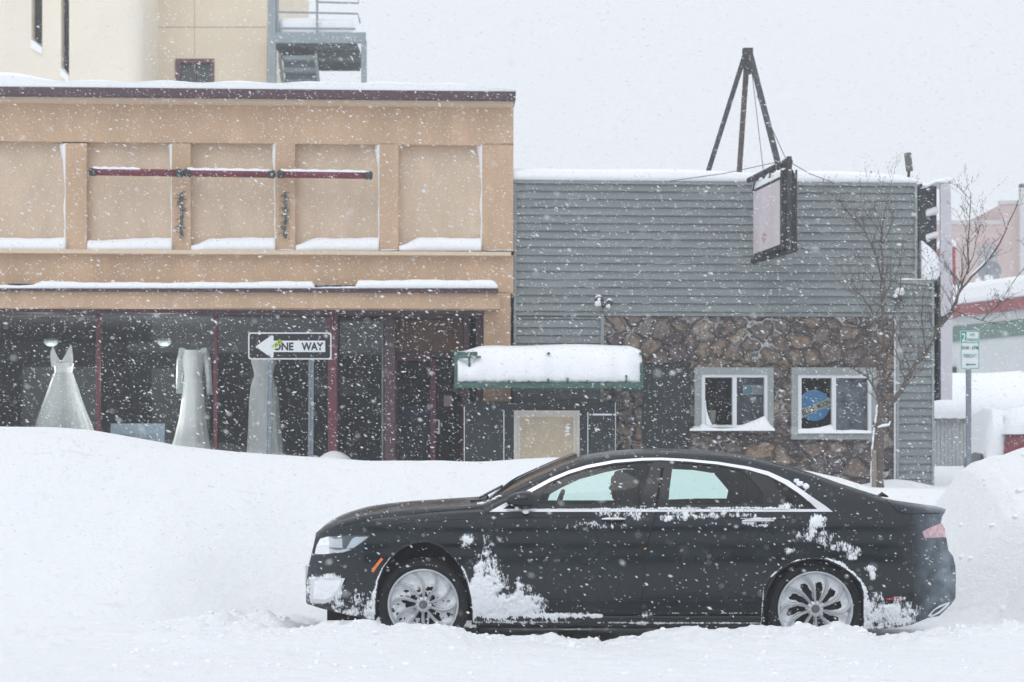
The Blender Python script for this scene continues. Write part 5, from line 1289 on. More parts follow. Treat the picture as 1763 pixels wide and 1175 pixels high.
DLO_I = [(866,876.5),(880,867.5),(902,854.5),(948,829.5),(980,815.8),(1011,806.3),(1058,797.3),(1106,793.3),(1138,792.6),(1183,794.8),(1235,799.8),(1288,809),(1322,819),(1350,833),(1375,849.5),(1395,865.5),(1407,877)]
G1 = [(925,874.5),(931,856),(941,838.5),(960,826),(980,818.5),(1011,809),(1058,800),(1100,796.5),(1124,796),(1117,815),(1109,842),(1101,874.5)]
G2 = [(1159,796.5),(1183,797.8),(1235,802.5),(1277,810),(1296,828),(1314,850),(1314,875),(1150,875),(1153,840)]
G3 = [(1331,826),(1348,835),(1373,852),(1393,868),(1400,875.5),(1366,875.5),(1350,858),(1338,842)]
body = MB(); spanel(body, outline, [DLO_O], 0, 4.6)
SIDE_V = None
# top strip, nose and tail joined across the car
def cross(pts, crown, n=14, outn=None):
    rows = []
    for i, (px, py) in enumerate(pts):
        A = S(px, py); p0 = S(*pts[max(0,i-1)]); p1 = S(*pts[min(len(pts)-1,i+1)])
        tx, tz = p1.x-p0.x, p1.z-p0.z; l = math.hypot(tx, tz) or 1; nx, nz_ = -tz/l, tx/l
        c = crown(px, py) if callable(crown) else crown; hw = YC - A.y; row = []
        for k in range(n+1):
            t = -1 + 2*k/n; q = 1-abs(t)**2.4
            row.append((A.x+nx*c*q, YC+t*hw, A.z+nz_*c*q))
        rows.append(row)
    return rows
HOOD = [p for p in TOPN if 544 <= p[0] <= 836]; HOOD = dens(HOOD+[(836,866)], 9)[:0] or HOOD
def seg(a, b, step=10):
    pp = [a]; x = a
    while x < b-step*.5: x += step; pp.append(min(x, b))
    if pp[-1] != b: pp.append(b)
    return [(x, ztop_px(x)) for x in pp]
nose = list(reversed(TOPN[:1] + [(p[0], p[1]) for p in FRONT[::-1][1:]]))
nose = [(553,1048)] + [p for p in FRONT[1:]]
bodytop = lambda name: None
grids = {'hood': (seg(544, 838, 6), lambda px, py: .028*min(1, (px-540)/40)+.012),
 'roof': (seg(1006, 1330, 10), .03), 'trunk_lid': (seg(1520, 1629, 8), .018)}
body.grid(cross(nose, lambda px, py: .035))
body.grid(cross([(1629,877)] + REAR[1:], lambda px, py: .05))
body.grid(cross([REAR[-1]]+BOT_R, .0)); body.grid(cross([(1520,1083),(1486,1086)], 0)); body.grid(cross([(601,1060),(553,1048)], 0)); body.grid(cross([(646,1068),(601,1060)], 0))
body.grid(cross([(1312,1080),(1250,1081),(1100,1079),(950,1077),(814,1076)], 0))
bo = body.build('body', [pm], car, smooth=True)
for nm, (pp, cr_) in grids.items():
    m = MB(); m.grid(cross(pp, cr_, 20)); m.build(nm, pm, car, smooth=True)
m = MB(); m.grid(cross(seg(838, 1006, 12), lambda px, py: .055*min(1,(px-830)/60)*1.0+.012, 20)); m.build('windshield', SCREEN, car, smooth=True)
m = MB(); m.grid(cross(seg(1330, 1520, 12), lambda px, py: .03, 20)); m.build('rear_window', SCREEN, car, smooth=True)
# A pillar tops: solid edge strips beside the glass
m = MB()
for side in (-1, 1):
    for a, c_, cf in ((838, 1006, lambda px: .055*min(1,(px-830)/60)+.012), (1330, 1520, lambda px: .03)):
        rows = []
        for px, py in seg(a, c_, 10):
            A = S(px, py); hw = YC-A.y; p0 = S(px-5, ztop_px(px-5)); p1 = S(px+5, ztop_px(px+5)); l = math.hypot(p1.x-p0.x, p1.z-p0.z); nx, nz_ = -(p1.z-p0.z)/l, (p1.x-p0.x)/l
            row = []
            for k in range(5):
                t = 1-.17*k/4; q = 1-t**2.4; c = cf(px); row.append((A.x+nx*(c*q+.003), YC+side*t*hw, A.z+nz_*(c*q+.003)))
            rows.append(row)
        m.grid(rows)
m.build('roof_pillar', pm, car, smooth=True)
# chrome surround
m = MB(); spanel(m, DLO_O, [DLO_I], .004, 5, th=.012); m.build('window_chrome', CHR, car, smooth=False)
DLO_I2 = [(p[0]+(1 if p[0] < 1100 else -1), p[1]) for p in DLO_I]
m = MB(); spanel(m, [(DLO_I[0][0]-1, DLO_I[0][1]+.5)]+DLO_I[1:-1]+[(DLO_I[-1][0]+1, DLO_I[-1][1]+.5)], [G1, G2, G3], -.004, 6, th=.02); m.build('window_surround', TRIMB, car)
for nm, G in (('front_door_glass', G1), ('rear_door_glass', G2), ('quarter_glass', G3)):
    m = MB(); spanel(m, G, [], -.012, 9); m.build(nm, CARGLASS, car, smooth=True)
m = MB(); sline(m, [(1141,806),(1135,840),(1130,872)], 4.5, -.001); m.build('pillar_groove', SEAM, car)
m = MB()
for ln in ([(851,884),(853,910),(848,960),(842,1010),(838,1056)], [(1130,878),(1124,905),(1116,930),(1113,960),(1108,1010),(1101,1058)], [(1366,880),(1371,910),(1366,935),(1356,950),(1342,966),(1330,985),(1318,1015)], [(838,1056),(1101,1058),(1318,1058)],
           [(1526,861),(1545,881),(1560,886),(1600,884),(1618,884)], [(600,1000)]*0):
    if len(ln) > 1: sline(m, ln, 1.6, .0012, thick=.002)
m.build('panel_gap', SEAM, car)
m = MB(); sline(m, [(818,870),(842,884),(860,886)], 1.2, .001, thick=.002); sline(m, [(575,908),(640,893),(720,884),(830,874)], 1.1, .0012, thick=.002); m.build('hood_gap', SEAM, car)
# crease lines that catch light
m = MB(); sline(m, [(640,905),(800,893),(1000,890),(1300,892),(1560,905)], 2.2, .0035, thick=.005); m.build('shoulder_crease', pm, car, smooth=True)
m = MB(); sline(m, [(880,1036),(1000,1034),(1300,1034)], 2.2, .003, thick=.005); m.build('lower_crease', pm, car, smooth=True)
m = MB(); sline(m, [(816,1066),(1000,1066),(1310,1066)], 10, .014, thick=.016); m.build('sill_skirt', TRIMB, car, smooth=True)
# arch lips and wells
for A_ in (ARCHF, ARCHR):
    m = MB(); sline(m, A_, 4, .008, thick=.01); m.build('arch_lip', pm, car, smooth=True)
    m = MB()
    for side in (-1, 1):
        rows = []
        for k, d in enumerate((0, .05, .34)):
            rows.append([(lambda v: (v.x, YC + side*(abs(v.y-YC)-d), v.z))(S(px, py, -.002)) for px, py in A_])
        m.grid(rows)
        inner = [tuple(v) for v in rows[-1]]; m.add(inner, [tuple(range(len(inner)))])
    m.build('wheel_well', WELL, car)
# underbody
m = MB(); xa, xb = S(820,1070).x, S(1308,1070).x; m.box(xa, xb, YC-.8, YC+.8, .16, .26); m.box(S(560,1050).x, S(640,1050).x, YC-.55, YC+.55, .2, .3); m.box(S(1490,1050).x, S(1590,1050).x, YC-.6, YC+.6, .2, .34); m.box(S(650,1050).x, S(812,1050).x, YC-.5, YC+.5, .2, .75); m.box(S(1316,1050).x, S(1484,1050).x, YC-.5, YC+.5, .2, .8)
m.build('underbody', WELL, car)
# bulkhead and cabin
m = MB(); zb = .95; m.box(S(850,900).x, S(930,880).x, YC-.72, YC+.72, .5, S(900,872).z); m.box(S(900,900).x, S(1330,900).x, YC-.80, YC+.80, .30, .40)
m.build('dashboard', CABIN, car)
m = MB()
for side in (-1, 1):
    m.box(S(925,880).x, S(1320,880).x, YC+side*.78, YC+side*.84, .4, S(1100,870).z)
m.build('door_trim', CABIN, car)
m = MB()                                                            # headliner follows the roof
rows = []
for px in range(985, 1400, 12):
    A = S(px, ztop_px(px)); rows.append([(A.x, YC+t*.56, A.z-.045-.02*abs(t)) for t in (-1,-.5,0,.5,1)])
m.grid(rows); m.build('headliner', CABIN, car)
m = MB()                                                            # inner pillar and roof rail trim reduce the far opening
IN1 = [(950,872),(955,858),(975,846),(1010,829),(1060,815),(1095,808),(1113,809),(1119,817),(1113,845),(1104,872)]
IN2 = [(1161,869),(1158,850),(1162,826),(1158,815),(1165,809),(1180,808.5),(1230,811),(1268,817),(1283,832),(1300,850),(1298,866),(1240,866)]
for side in (1,):
    poly = [(905,878),(925,845),(945,830),(980,815),(1058,797),(1138,792),(1235,799),(1322,819),(1375,850),(1405,878)]
    mb2 = MB(); spanel(mb2, poly, [IN1, IN2], -.05, 8, both=False)
    mb2.v = [(x, 2*YC-y, z) for x, y, z in mb2.v]; m = mb2
m.build('far_door_lining', CABIN, car)
def seat(xpx, yc, w, hb=True):
    x0 = S(xpx, 880).x
    m = MB(); rows = []
    for z, xo, th, ww in ((.42,-.02,.16,w),(.55,.0,.17,w),(.75,.05,.15,w),(.95,.10,.13,w*.97),(1.06,.13,.11,w*.86),(1.10,.14,.07,w*.6)):
        row = []
        for k in range(16):
            a = 2*math.pi*k/16; row.append((x0+xo+th*.5*math.copysign(abs(math.cos(a))**.6, math.cos(a)), yc+ww*.5*math.copysign(abs(math.sin(a))**.5, math.sin(a)), z))
        rows.append(row)
    m.grid(rows, closed=True); m.lathe((x0-.22, yc, .38), None, [(.1,0),(.25,.02),(.27,.09),(.22,.14),(.05,.15)], 16)
    s = m.build('seat', CABIN, car, smooth=True)
    m = MB(); rows = []
    for z, xo, th, ww in ((1.10,.13,.05,.14),(1.13,.125,.09,.24),(1.19,.125,.10,.27),(1.25,.13,.085,.25),(1.28,.135,.04,.18)):
        rows.append([(x0+xo+th*.5*math.cos(2*math.pi*k/16), yc+ww*.5*math.sin(2*math.pi*k/16), z) for k in range(16)])
    m.grid(rows, closed=True); m.add(rows[-1], [tuple(range(16))])
    m.build('headrest', CABIN, s, smooth=True)
seat(1085, YC-.37, .5); seat(1085, YC+.37, .5)
seat(1290, YC, 1.3)
m = MB(); sc0 = S(962, 872) + Vector((0, .45, -.02)); ax = Vector((-.42, 0, .9)).normalized(); u1 = Vector((0,1,0)); u2 = ax.cross(u1)
sw = Vector((S(958,872).x, YC-.37, 1.02)); u2 = Vector((.35,0,.93)).normalized()
m.tube([sw+(u1*math.cos(R(k*15))+u2*math.sin(R(k*15)))*.185 for k in range(25)], .016, 8, cap=False); m.tube([sw-u1*.18, sw, sw+u1*.18], .018, 6); m.tube([sw, sw-u2*.18], .018, 6); m.tube([sw, sw+Vector((-.3,0,-.1))], .03, 8)
m.build('steering_wheel', CABIN, car, smooth=True)
# door mirrors
for side in (-1, 1):
    m = MB(); rows = []
    c = S(900, 860, .10, side); 
    for k, (xo, sc_) in enumerate(((-.125,.15),(-.11,.55),(-.06,.85),(.0,1.0),(.05,1.0),(.075,.9))):
        row = []
        for j in range(16):
            a = 2*math.pi*j/16; row.append((c.x+xo, c.y+.095*sc_*math.cos(a)*side*-1, c.z+.062*sc_*math.copysign(abs(math.sin(a))**.8, math.sin(a))-.012*(1-sc_)))
        rows.append(row)
    m.grid(rows, closed=True); m.add(rows[-1], [tuple(range(16))]); m.add(rows[0], [tuple(range(16))])
    mo = m.build('door_mirror', pm, car, smooth=True)
    m = MB(); m.tube([S(905,878,-.01,side), S(900,872,.05,side), c+Vector((0,0,-.05))], [.03,.022,.025], 8); m.build('mirror_arm', TRIMB, mo, smooth=True)
    if side < 0:
        m = MB(); m.grid([[S(px, py, .03, side) for px in (877,890,905,920)] for py in (876.5, 879.5)]); m.add(*icolump(S(890,875,.06), .02, 3)); m.add(*icolump(S(905,880.5,.05), .03, 4)); m.build('mirror_snow', SNOWR, mo)
# handles
for a, c_, y in ((1036,1077,894), (1278,1333,897)):
    m = MB(); sline(m, [(a,y),(a+8,y-.6),(c_-8,y-.6),(c_,y)], [2.5,4.5,4.5,2.5], .026, thick=.02); ho = m.build('door_handle', CHR, car, smooth=True)
    m = MB(); ce = ((a+c_)/2, y+4); spanel(m, [(ce[0]+16*math.cos(R(k*20)), ce[1]+4.5*math.sin(R(k*20))) for k in range(18)], [], .0015, 5); m.build('handle_cup', SEAM, ho)
# headlight, fog recess, markers
HL = [(543,948),(545,940),(551,928),(562,924.5),(600,922.5),(637,922.5),(628,932),(615,940),(604,948),(585,952),(560,954.5),(542,954.5)]
m = MB(); spanel(m, HL, [], .005, 4); hl = m.build('headlight', LAMPG, car, smooth=True)
m = MB(); spanel(m, HL, [], .001, 6); m.build('housing', mat('lamp_housing', (.07,.08,.09), .4), hl)
m = MB(); spanel(m, [(556,940),(562,931),(578,928),(589,927),(590,944),(575,943)], [], .0025, 4); m.build('reflector', REFL, hl)
m = MB(); spanel(m, [(596,945),(606,928),(612,925),(634,924.5),(622,934),(610,943)], [], .0025, 4); m.build('reflector', REFL, hl)
m = MB(); spanel(m, [(543,946),(560,944),(580,947.5),(600,945),(604,947),(590,951.5),(543,953.5)], [], .0028, 4); m.build('lamp_strip', REFL, hl)
m = MB(); sline(m, [(641,985),(649,973),(658,962)], 5, .006, thick=.006); m.build('side_marker', mat('amber_marker', (.85,.20,.03), .3), car)
m = MB(); sline(m, [(1526,1032),(1540,1030.5),(1556,1030)], 3.5, .005, thick=.005); m.build('rear_marker', mat('red_marker', (.45,.02,.03), .3), car)
m = MB(); spanel(m, [(1109,944),(1113,943),(1113,946),(1109,947)], [], .003, 2, both=False); m.build('sill_dot', mat('amber_dot', (.7,.3,.05), .4), car)
FOG = [(535,997),(560,995),(594,996),(589,1008),(580,1022),(568,1036),(556,1040),(533,1034)]
m = MB(); spanel(m, FOG, [[(540,1000),(588,999),(583,1010),(572,1026),(560,1034),(538,1030)]], .020, 4, th=.02); m.build('fog_lamp_surround', CHR, car)
m = MB(); spanel(m, [(540,999),(588,998),(584,1010),(573,1025),(561,1033),(538,1031)], [], .016, 3, both=False); m.build('fog_recess_snow', SNOWR, car, smooth=True)
TL = [(1588,916),(1600,909),(1621,901),(1627,911),(1629,925),(1592,927)]
m = MB(); spanel(m, TL, [], .004, 3); m.build('tail_light', mat('frosted_tail_light', (.62,.42,.46), .45, var=.35, vscale=30), car, smooth=True)
m = MB(); rows = cross([(1620.5,902),(1626,910),(1629.5,926)], .056, 20); m.grid(rows); m.build('rear_light_bar', mat('rear_light_red', (.35,.04,.06), .3), car)
# exhaust tip, number plate, grille, antenna fin
m = MB(); EX = [(1597,1061),(1607,1050),(1617,1043),(1636,1036),(1634,1042),(1618,1056),(1604,1063)]
EXi = [(1603,1058),(1610,1050.5),(1619,1046),(1630,1041),(1616,1053),(1606,1059)]
spanel(m, EX, [EXi], .012, 3, th=.03); m.build('exhaust_tip', CHR, car)
m = MB(); spanel(m, EXi, [], -.01, 4); m.build('exhaust_mouth', SEAM, car)
m = MB(); xg = S(529,985).x-.045; m.box(xg-.02, xg, YC-.155, YC+.155, .44, .60); pl_ = m.build('number_plate', SIGNW, car)
m = MB(); xg2 = S(533,962).x-.02
for k in range(7): m.box(xg2-.012+.006*k, xg2+.03+.006*k, YC-.42, YC+.42, .62+.022*k, .628+.022*k)
m.build('grille', CHR, car)
m = MB(); a = Vector((S(1545,862).x+.05, YC, S(1545,866).z+.03)); m.tube([a+Vector((-.04,0,.0)), a+Vector((0,0,.02)), a+Vector((.05,0,.0))], [.008,.02,.006], 8); m.build('lid_badge', TRIMB, car)
m = MB(); wb0 = S(836, 866); 
for k, yy_ in enumerate((-.5, .1)): m.tube([(wb0.x-.05, YC+yy_, wb0.z+.03), (wb0.x+.12, YC+yy_+.3, wb0.z+.115)], .008, 5)
m.box(wb0.x-.12, wb0.x+.02, YC-.62, YC+.62, wb0.z-.03, wb0.z+.018); m.build('wiper_cowl', TRIMB, car)
WSIL = mat('wheel_silver', (.62,.64,.67), .35, metal=.4)
# --- wheels
def wheel(cx, cz, rr_, rt_, side, seedp, packed):
    wy = YC + side*.855
    we = bpy.data.objects.new('wheel', None); C.objects.link(we); we.parent = car; WM[we.name] = WM[car.name]
    we.location = (0, 0, 0); we.empty_display_size = .1
    s = -side                                            # outward sign along -y for near side
    def yv(o): return wy + side*o                        # o>0 = further outwards
    m = MB(); pr = [(rr_+.004,.0),(rr_+.03,.022),(rt_-.05,.028),(rt_-.015,.012),(rt_,-.02),(rt_,-.18),(rt_-.02,-.21),(rr_,-.21)]
    m.lathe((cx, wy, cz), None, [(r, side*h) for r, h in pr], 72, 'Y', cap=False)
    for k in range(72):                                   # tread blocks
        a = 2*math.pi*k/72; ca, sa = math.cos(a), math.sin(a)
        c = Vector((cx+ca*(rt_+.0), yv(-.03), cz+sa*(rt_+.0))); t = Vector((-sa, 0, ca)); nn_ = Vector((ca,0,sa))
        m.prism([c-t*.009-nn_*.01, c+t*.009-nn_*.01, c+t*.009+nn_*.004, c-t*.009+nn_*.004], (0, -side*.13, 0))
    m.build('tyre', RUB, we, smooth=False)
    m = MB(); m.lathe((cx, wy, cz), None, [(r, side*h) for r, h in ((rr_+.004,.002),(rr_+.002,.014),(rr_-.006,.016),(rr_-.012,.004),(rr_-.022,-.03),(rr_-.03,-.2))], 72, 'Y', cap=False); m.build('rim', WSIL, we, smooth=True)
    m = MB(); m.lathe((cx, wy, cz), None, [(.0,side*-.11),(rr_*.62,side*-.11),(rr_*.63,side*-.13),(rr_*.98,side*-.13)], 48, 'Y', cap=False); m.build('brake_disc', mat('brake_dark', (.03,.03,.032), .7, var=.4, vscale=14), we)
    n_ = 10
    for k in range(n_):
        a0 = math.radians(seedp + 36*k); rows = []; NN = 16
        for i in range(NN):
            t = i/(NN-1); r = .035 + (rr_-.012-.035)*t; a = a0 + (.40*t**3.4)
            w = .0062 + .005*t + .012*max(0, t-.85)*2; h = .012 - .012*t + .010*math.sin(t*3.1)
            c = Vector((cx+r*math.cos(a), 0, cz+r*math.sin(a))); tn = Vector((-math.sin(a), 0, math.cos(a)))
            rows.append([Vector((c.x, yv(h-.035), c.z))-tn*w*1.6, Vector((c.x, yv(h), c.z))-tn*w, Vector((c.x, yv(h+.003), c.z))-tn*w*.55, Vector((c.x, yv(h-.006), c.z)), Vector((c.x, yv(h+.003), c.z))+tn*w*.55, Vector((c.x, yv(h), c.z))+tn*w, Vector((c.x, yv(h-.035), c.z))+tn*w*1.6])
        m = MB(); m.grid(rows); m.build('spoke', WSIL, we)
    m = MB(); m.lathe((cx, wy, cz), None, [(r, side*h) for r, h in ((.062,-.03),(.06,.002),(.045,.012),(.033,.014),(.030,.008))], 30, 'Y', cap=False); m.build('hub', WSIL, we)
    m = MB(); m.lathe((cx, wy, cz), None, [(r, side*h) for r, h in ((.0305,.006),(.029,.014),(.012,.017),(.0,.017))], 30, 'Y', cap=False); m.build('centre_cap', mat('cap_grey', (.12,.13,.14), .4), we)
    for k in range(5):
        a = math.radians(seedp+10+72*k); m = MB(); m.lathe((cx+.062*math.cos(a), yv(0)-0*side, cz+.062*math.sin(a)), None, [(r, side*h) for r, h in ((.015,-.02),(.015,-.004),(.010,-.002),(.010,.006),(.0,.008))], 10, 'Y', cap=False); m.build('lug_nut', IRON if packed < .5 or k % 2 else WSIL, we)
    # packed snow between the spokes
    m = MB(); N = 150; idx = {}; vs = []; fs = []
    g_ = np.linspace(-rr_, rr_, N); GX, GZ = np.meshgrid(g_, g_); RR = np.hypot(GX, GZ)/rr_; AA = np.arctan2(GZ, GX)
    swirl = AA - .40*np.clip(RR,0,1)**3.4 - math.radians(seedp); ph = np.abs(((swirl/(math.pi/5)) % 1)-.5)*2            # 0 = between spokes, 1 = at spoke
    nz_ = fbm(GX*26+seedp, GZ*26, 4, 5+int(seedp))
    if packed > .5:
        hole = (ph < (.50+.30*nz_ - 1.6*np.clip(RR-.60+.12*nz_,0,1)**1.0)) & (RR < .70+.10*nz_) & (RR > .20)
        keep = (~hole) & (RR < .97)
    else:
        sec = vnoise(np.floor((swirl/(math.pi/5)))*7.3+.5, np.zeros_like(GX)+3.5, 9)
        up = (GZ/rr_)
        keep = ((nz_*1.1 + 1.5*(RR-.62) + .35*up + .5*sec + .25) > 0) & (RR < .965) & (RR > .17)
        caliper = (np.hypot((GX+.13)/.045, (GZ-.055)/.05) < 1.0)
        keep &= ~(caliper & (nz_ < .15))
    hgt = -.022 + .02*nz_ - .018*(1-ph)
    sel = keep[:-1,:-1] & keep[1:,:-1] & keep[:-1,1:] & keep[1:,1:]
    for i, j in zip(*np.nonzero(sel)):
        f = []
        for (p, q_) in ((i,j),(i,j+1),(i+1,j+1),(i+1,j)):
            if (p, q_) not in idx: idx[(p,q_)] = len(vs); vs.append((cx+GX[p,q_], yv(hgt[p,q_]-.012), cz+GZ[p,q_]))
            f.append(idx[(p,q_)])
        fs.append(tuple(f))
    if side < 0:
        m.add(vs, fs); m.build('packed_snow', SNOWR, we, smooth=True, fixn=False)
        if packed < .5:
            m = MB()
            for px, py, r in ((-.125,.052,.03),(-.03,.12,.022),(.19,.02,.018),(.15,-.11,.02)): m.add(*icolump((cx+px, yv(-.06), cz+py), r, int(px*100)))
            m.build('rust_stain', mat('rust_tinted_ice', (.42,.36,.30), .8, var=.4, vscale=30), we)
fcx, fcz = (728.7-CX)/F*12.83, EYE-(1041-HY)/F*12.83; rcx, rcz = (1403.5-CX)/F*12.83, EYE-(1048.5-HY)/F*12.83
for side in (-1, 1):
    wheel(fcx, fcz, .265, .345, side, 16, 0.0); wheel(rcx, rcz, .281, .352, side, 20, 1.0)
# --- snow crust on the flank: real layer a few millimetres proud, shaped by blobs + torn edges
x0, x1, y0, y1 = 524, 1650, 770, 1092
st = 1.0
PX, PY = np.meshgrid(np.arange(x0, x1, st), np.arange(y0, y1, st))
fld = np.full(PX.shape, -1.0)
def seg_d(ax, ay, bx, by):
    dx, dy = bx-ax, by-ay; t = np.clip(((PX-ax)*dx+(PY-ay)*dy)/(dx*dx+dy*dy+1e-9), 0, 1); return np.hypot(PX-ax-t*dx, PY-ay-t*dy), t
def blob(cx, cy, rx, ry, s=1.0, e=2.0):
    global fld
    d = (np.abs((PX-cx)/rx)**e + np.abs((PY-cy)/ry)**e); fld = np.maximum(fld, s*(1-d))
def stroke(pts, wids, s=1.0):
    global fld
    for i in range(len(pts)-1):
        d, t = seg_d(*pts[i], *pts[i+1]); w = wids[i]+(wids[i+1]-wids[i])*t; fld = np.maximum(fld, s*(1-(d/w)**2))
# front door / fender lower mass
blob(832,1030,26,46,1.6,3); blob(826,1000,11,44,1.1,3); blob(845,985,16,24,.55); blob(838,955,8,26,.45); blob(806,930,13,10,.8); blob(798,938,7,5,.6)
blob(872,1044,66,26,1.15,3); blob(850,1012,24,30,.75); blob(900,1035,22,26,.60,3); blob(893,1014,10,16,.6); blob(858,1024,20,14,.40); blob(914,1022,6,14,.5)
stroke([(818,1062),(900,1064),(980,1064),(1034,1062)], [12,10.5,9,5], 1.35); stroke([(1030,1072),(1120,1073),(1310,1073)], [1.6,2.2,1.4], .6); blob(1108,1064,17,12,.75); stroke([(1150,1056),(1300,1056)], [.8,.8], .4)
# arches
stroke([(763,948),(780,962),(795,985),(806,1015),(812,1060)], [2.5,4,6,8,9], 1.2)
stroke([(672,960),(657,982),(649,1005),(643,1035),(640,1066)], [1.2,2.2,3.5,7,9], 1.1); blob(636,1050,12,20,.9); blob(618,1036,20,16,.32); blob(608,1052,30,9,.38); blob(588,1043,14,12,.42); blob(578,1022,6,14,.3)
blob(560,1014,31,26,1.3,4); blob(545,1030,18,12,1.0)
stroke([(1318,1000),(1335,987),(1346,978)], [1,2,2.2], .6); stroke([(1357,972),(1372,966),(1390,962.5),(1425,963.5),(1448,973),(1462,986)], [1.5,2.6,1.2,2.6,5,7], .95)
stroke([(1466,985),(1478,997),(1486,1013)], [3,3.5,6], .8); stroke([(1487,1010),(1490,1040),(1490,1084)], [5,10,6], 1.2); blob(1497,1060,14,28,.8,3)
stroke([(1315,1010),(1313,1040),(1310,1078)], [.8,1.3,1], .5)
# rear bumper lower
blob(1530,1058,50,24,.72,3); blob(1508,1030,14,10,.5); blob(1500,1080,60,4,.6); blob(1549,1031,13,5,.5)
# belt line
blob(1047,882,18,7,.42); blob(1052,888,14,6,.35); blob(1094,884,18,9,.42); blob(1100,890,12,5,.35); stroke([(880,877),(1000,876.5),(1130,876),(1300,875),(1370,876)], [.9,1.2,2.5,2.6,1.5], .6); blob(1030,905,30,4,.12); blob(1112,870,12,5,.35)
stroke([(1140,893),(1190,889),(1250,886),(1300,888)], [5,6,5,3], .5); stroke([(1150,884),(1210,881),(1300,880)], [2,3,2], .4); stroke([(1275,900),(1300,898),(1330,896)], [3,5,3], .35); blob(1310,905,12,3,.5); blob(1355,872,22,5,.45)
stroke([(1276,893),(1335,893)], [1.6,1.6], .7)
# quarter panel clumps
blob(1407,900,17,13,1.0); blob(1408,890,9,7,.9); blob(1398,920,17,12,.55); blob(1420,928,14,12,.5); blob(1382,925,9,8,.3); blob(1440,940,20,7,.3); blob(1467,952,15,13,.75); blob(1455,945,8,6,.4)
blob(1499,979,10,6,.9); blob(1502,990,6,8,.7); blob(1360,950,10,5,.25); blob(1351,962,6,3,.3)
blob(1313,822,5,3,.6); blob(1362,901,6,4,.2)
blob(1600,905,5,3,.3)
nA = fbm(PX*.11, PY*.13, 5, 3); nB = fbm(PX*.24, PY*.09, 3, 9)*.55; nC = fbm(PX*.55, PY*.5, 3, 15)*.35
nD = fbm(PX*.9, PY*.22, 2, 33)*.6
val = fld + (nA*1.0 + nB*1.3 + nC*1.3 + nD*1.1)*.85 - .17
val = np.where(fld < -.6, -1, val)
# keep off the glass
for G in (G1, G2):
    ys_ = [p[1] for p in G]; 
    bx0, bx1 = min(p[0] for p in G), max(p[0] for p in G)
    reg = (PX > bx0) & (PX < bx1) & (PY > min(ys_)) & (PY < 871); val = np.where(reg, -1, val)
inside = np.zeros(PX.shape, bool)
cand = np.nonzero(val > -.38)
for i, j in zip(*cand):
    if pip(PX[i,j], PY[i,j], outline): inside[i,j] = True
keep = inside & (val > -.38)
nE = fbm(PX*.8, PY*.25, 3, 77); nF = fbm(PX*.9, PY*.9, 2, 78)
cover = np.clip((val + .12 + .55*nE + .3*nF)/.62, 0, 1)*np.clip((val+.38)/.25, 0, 1); cover = np.maximum(cover, np.clip((fld+nA*.8+nE*.6-.45)*3, 0, 1)*(val > .05)); cov = []
sel = keep[:-1,:-1] & keep[1:,:-1] & keep[:-1,1:] & keep[1:,1:]
thick = .0010 + .012*np.clip(val, 0, 1.2)**1.2 + .004*np.clip(nC+nA*.5, -.5, .5)*np.clip(val*3, 0, 1)
idx = {}; vs = []; fs = []
for i, j in zip(*np.nonzero(sel)):
    f = []
    for (p, q_) in ((i,j),(i,j+1),(i+1,j+1),(i+1,j)):
        if (p, q_) not in idx:
            idx[(p,q_)] = len(vs); vs.append(S(PX[p,q_], PY[p,q_], thick[p,q_]+.004)); cov.append(cover[p,q_])
        f.append(idx[(p,q_)])
    fs.append(tuple(f))
CR = mat('smeared_snow', (.88,.91,.95), .8, bump=.3, bscale=30, spec=.2); n = CR.node_tree; b = n.nodes['Principled BSDF']
at = n.nodes.new('ShaderNodeAttribute'); at.attribute_name = 'cover'; n.links.new(at.outputs['Fac'], b.inputs['Alpha'])
m = MB(); m.add(vs, fs); o = m.build('snow_crust', CR, car, smooth=True, fixn=False); o['kind'] = 'stuff'
at_ = o.data.attributes.new('cover', 'FLOAT', 'POINT'); at_.data.foreach_set('value', np.array(cov, np.float32))
m = MB()
for px, py, r, so_ in ((1377,833,.035,.0),(1388,838,.026,.0),(1371,828,.02,.0)): m.add(*icolump(S(px, py, so_), r, px))
m.add([(v[0], v[1], v[2]) for v in []], [])
m.build('snow_lump', SNOWR, car, smooth=True)
m = MB(); 
for k in range(26): v = S(822+k*1.6, ztop_px(822+k*1.6)+1.5, .0); m.add(*icolump(v+Vector((0,random.uniform(0,.08),.004)), random.uniform(.006,.016), k))
m.build('cowl_snow', SNOWR, car, smooth=True)

# ================================================================== DRIVER
drv = root('person', (S(1078,880).x, YC-.37, .45), 'person in dark hooded jacket sitting at the wheel of the black sedan', 'person')
def skin(name, verts, edges, radii, mt, parent, sub=2):
    me = bpy.data.meshes.new(name); me.from_pydata([tuple(v) for v in verts], edges, []); me.transform(WM[parent.name].inverted()); me.materials.append(mt)
    o = bpy.data.objects.new(name, me); C.objects.link(o); o.parent = parent
    sk = o.modifiers.new('skin', 'SKIN'); sk.use_smooth_shade = True
    for i, r in enumerate(radii):
        sv = me.skin_vertices[0].data[i]; sv.radius = (r, r) if not hasattr(r, '__len__') else r; sv.use_root = (i == 0)
    ss = o.modifiers.new('sub', 'SUBSURF'); ss.levels = sub; ss.render_levels = sub
    WM[o.name] = WM[parent.name]; return o
hx = S(1078,860).x; hy = YC-.37
JK = mat('dark_jacket', (.03,.034,.038), .85, var=.2, vscale=20); SKN = mat('face_skin', (.11,.07,.06), .6)
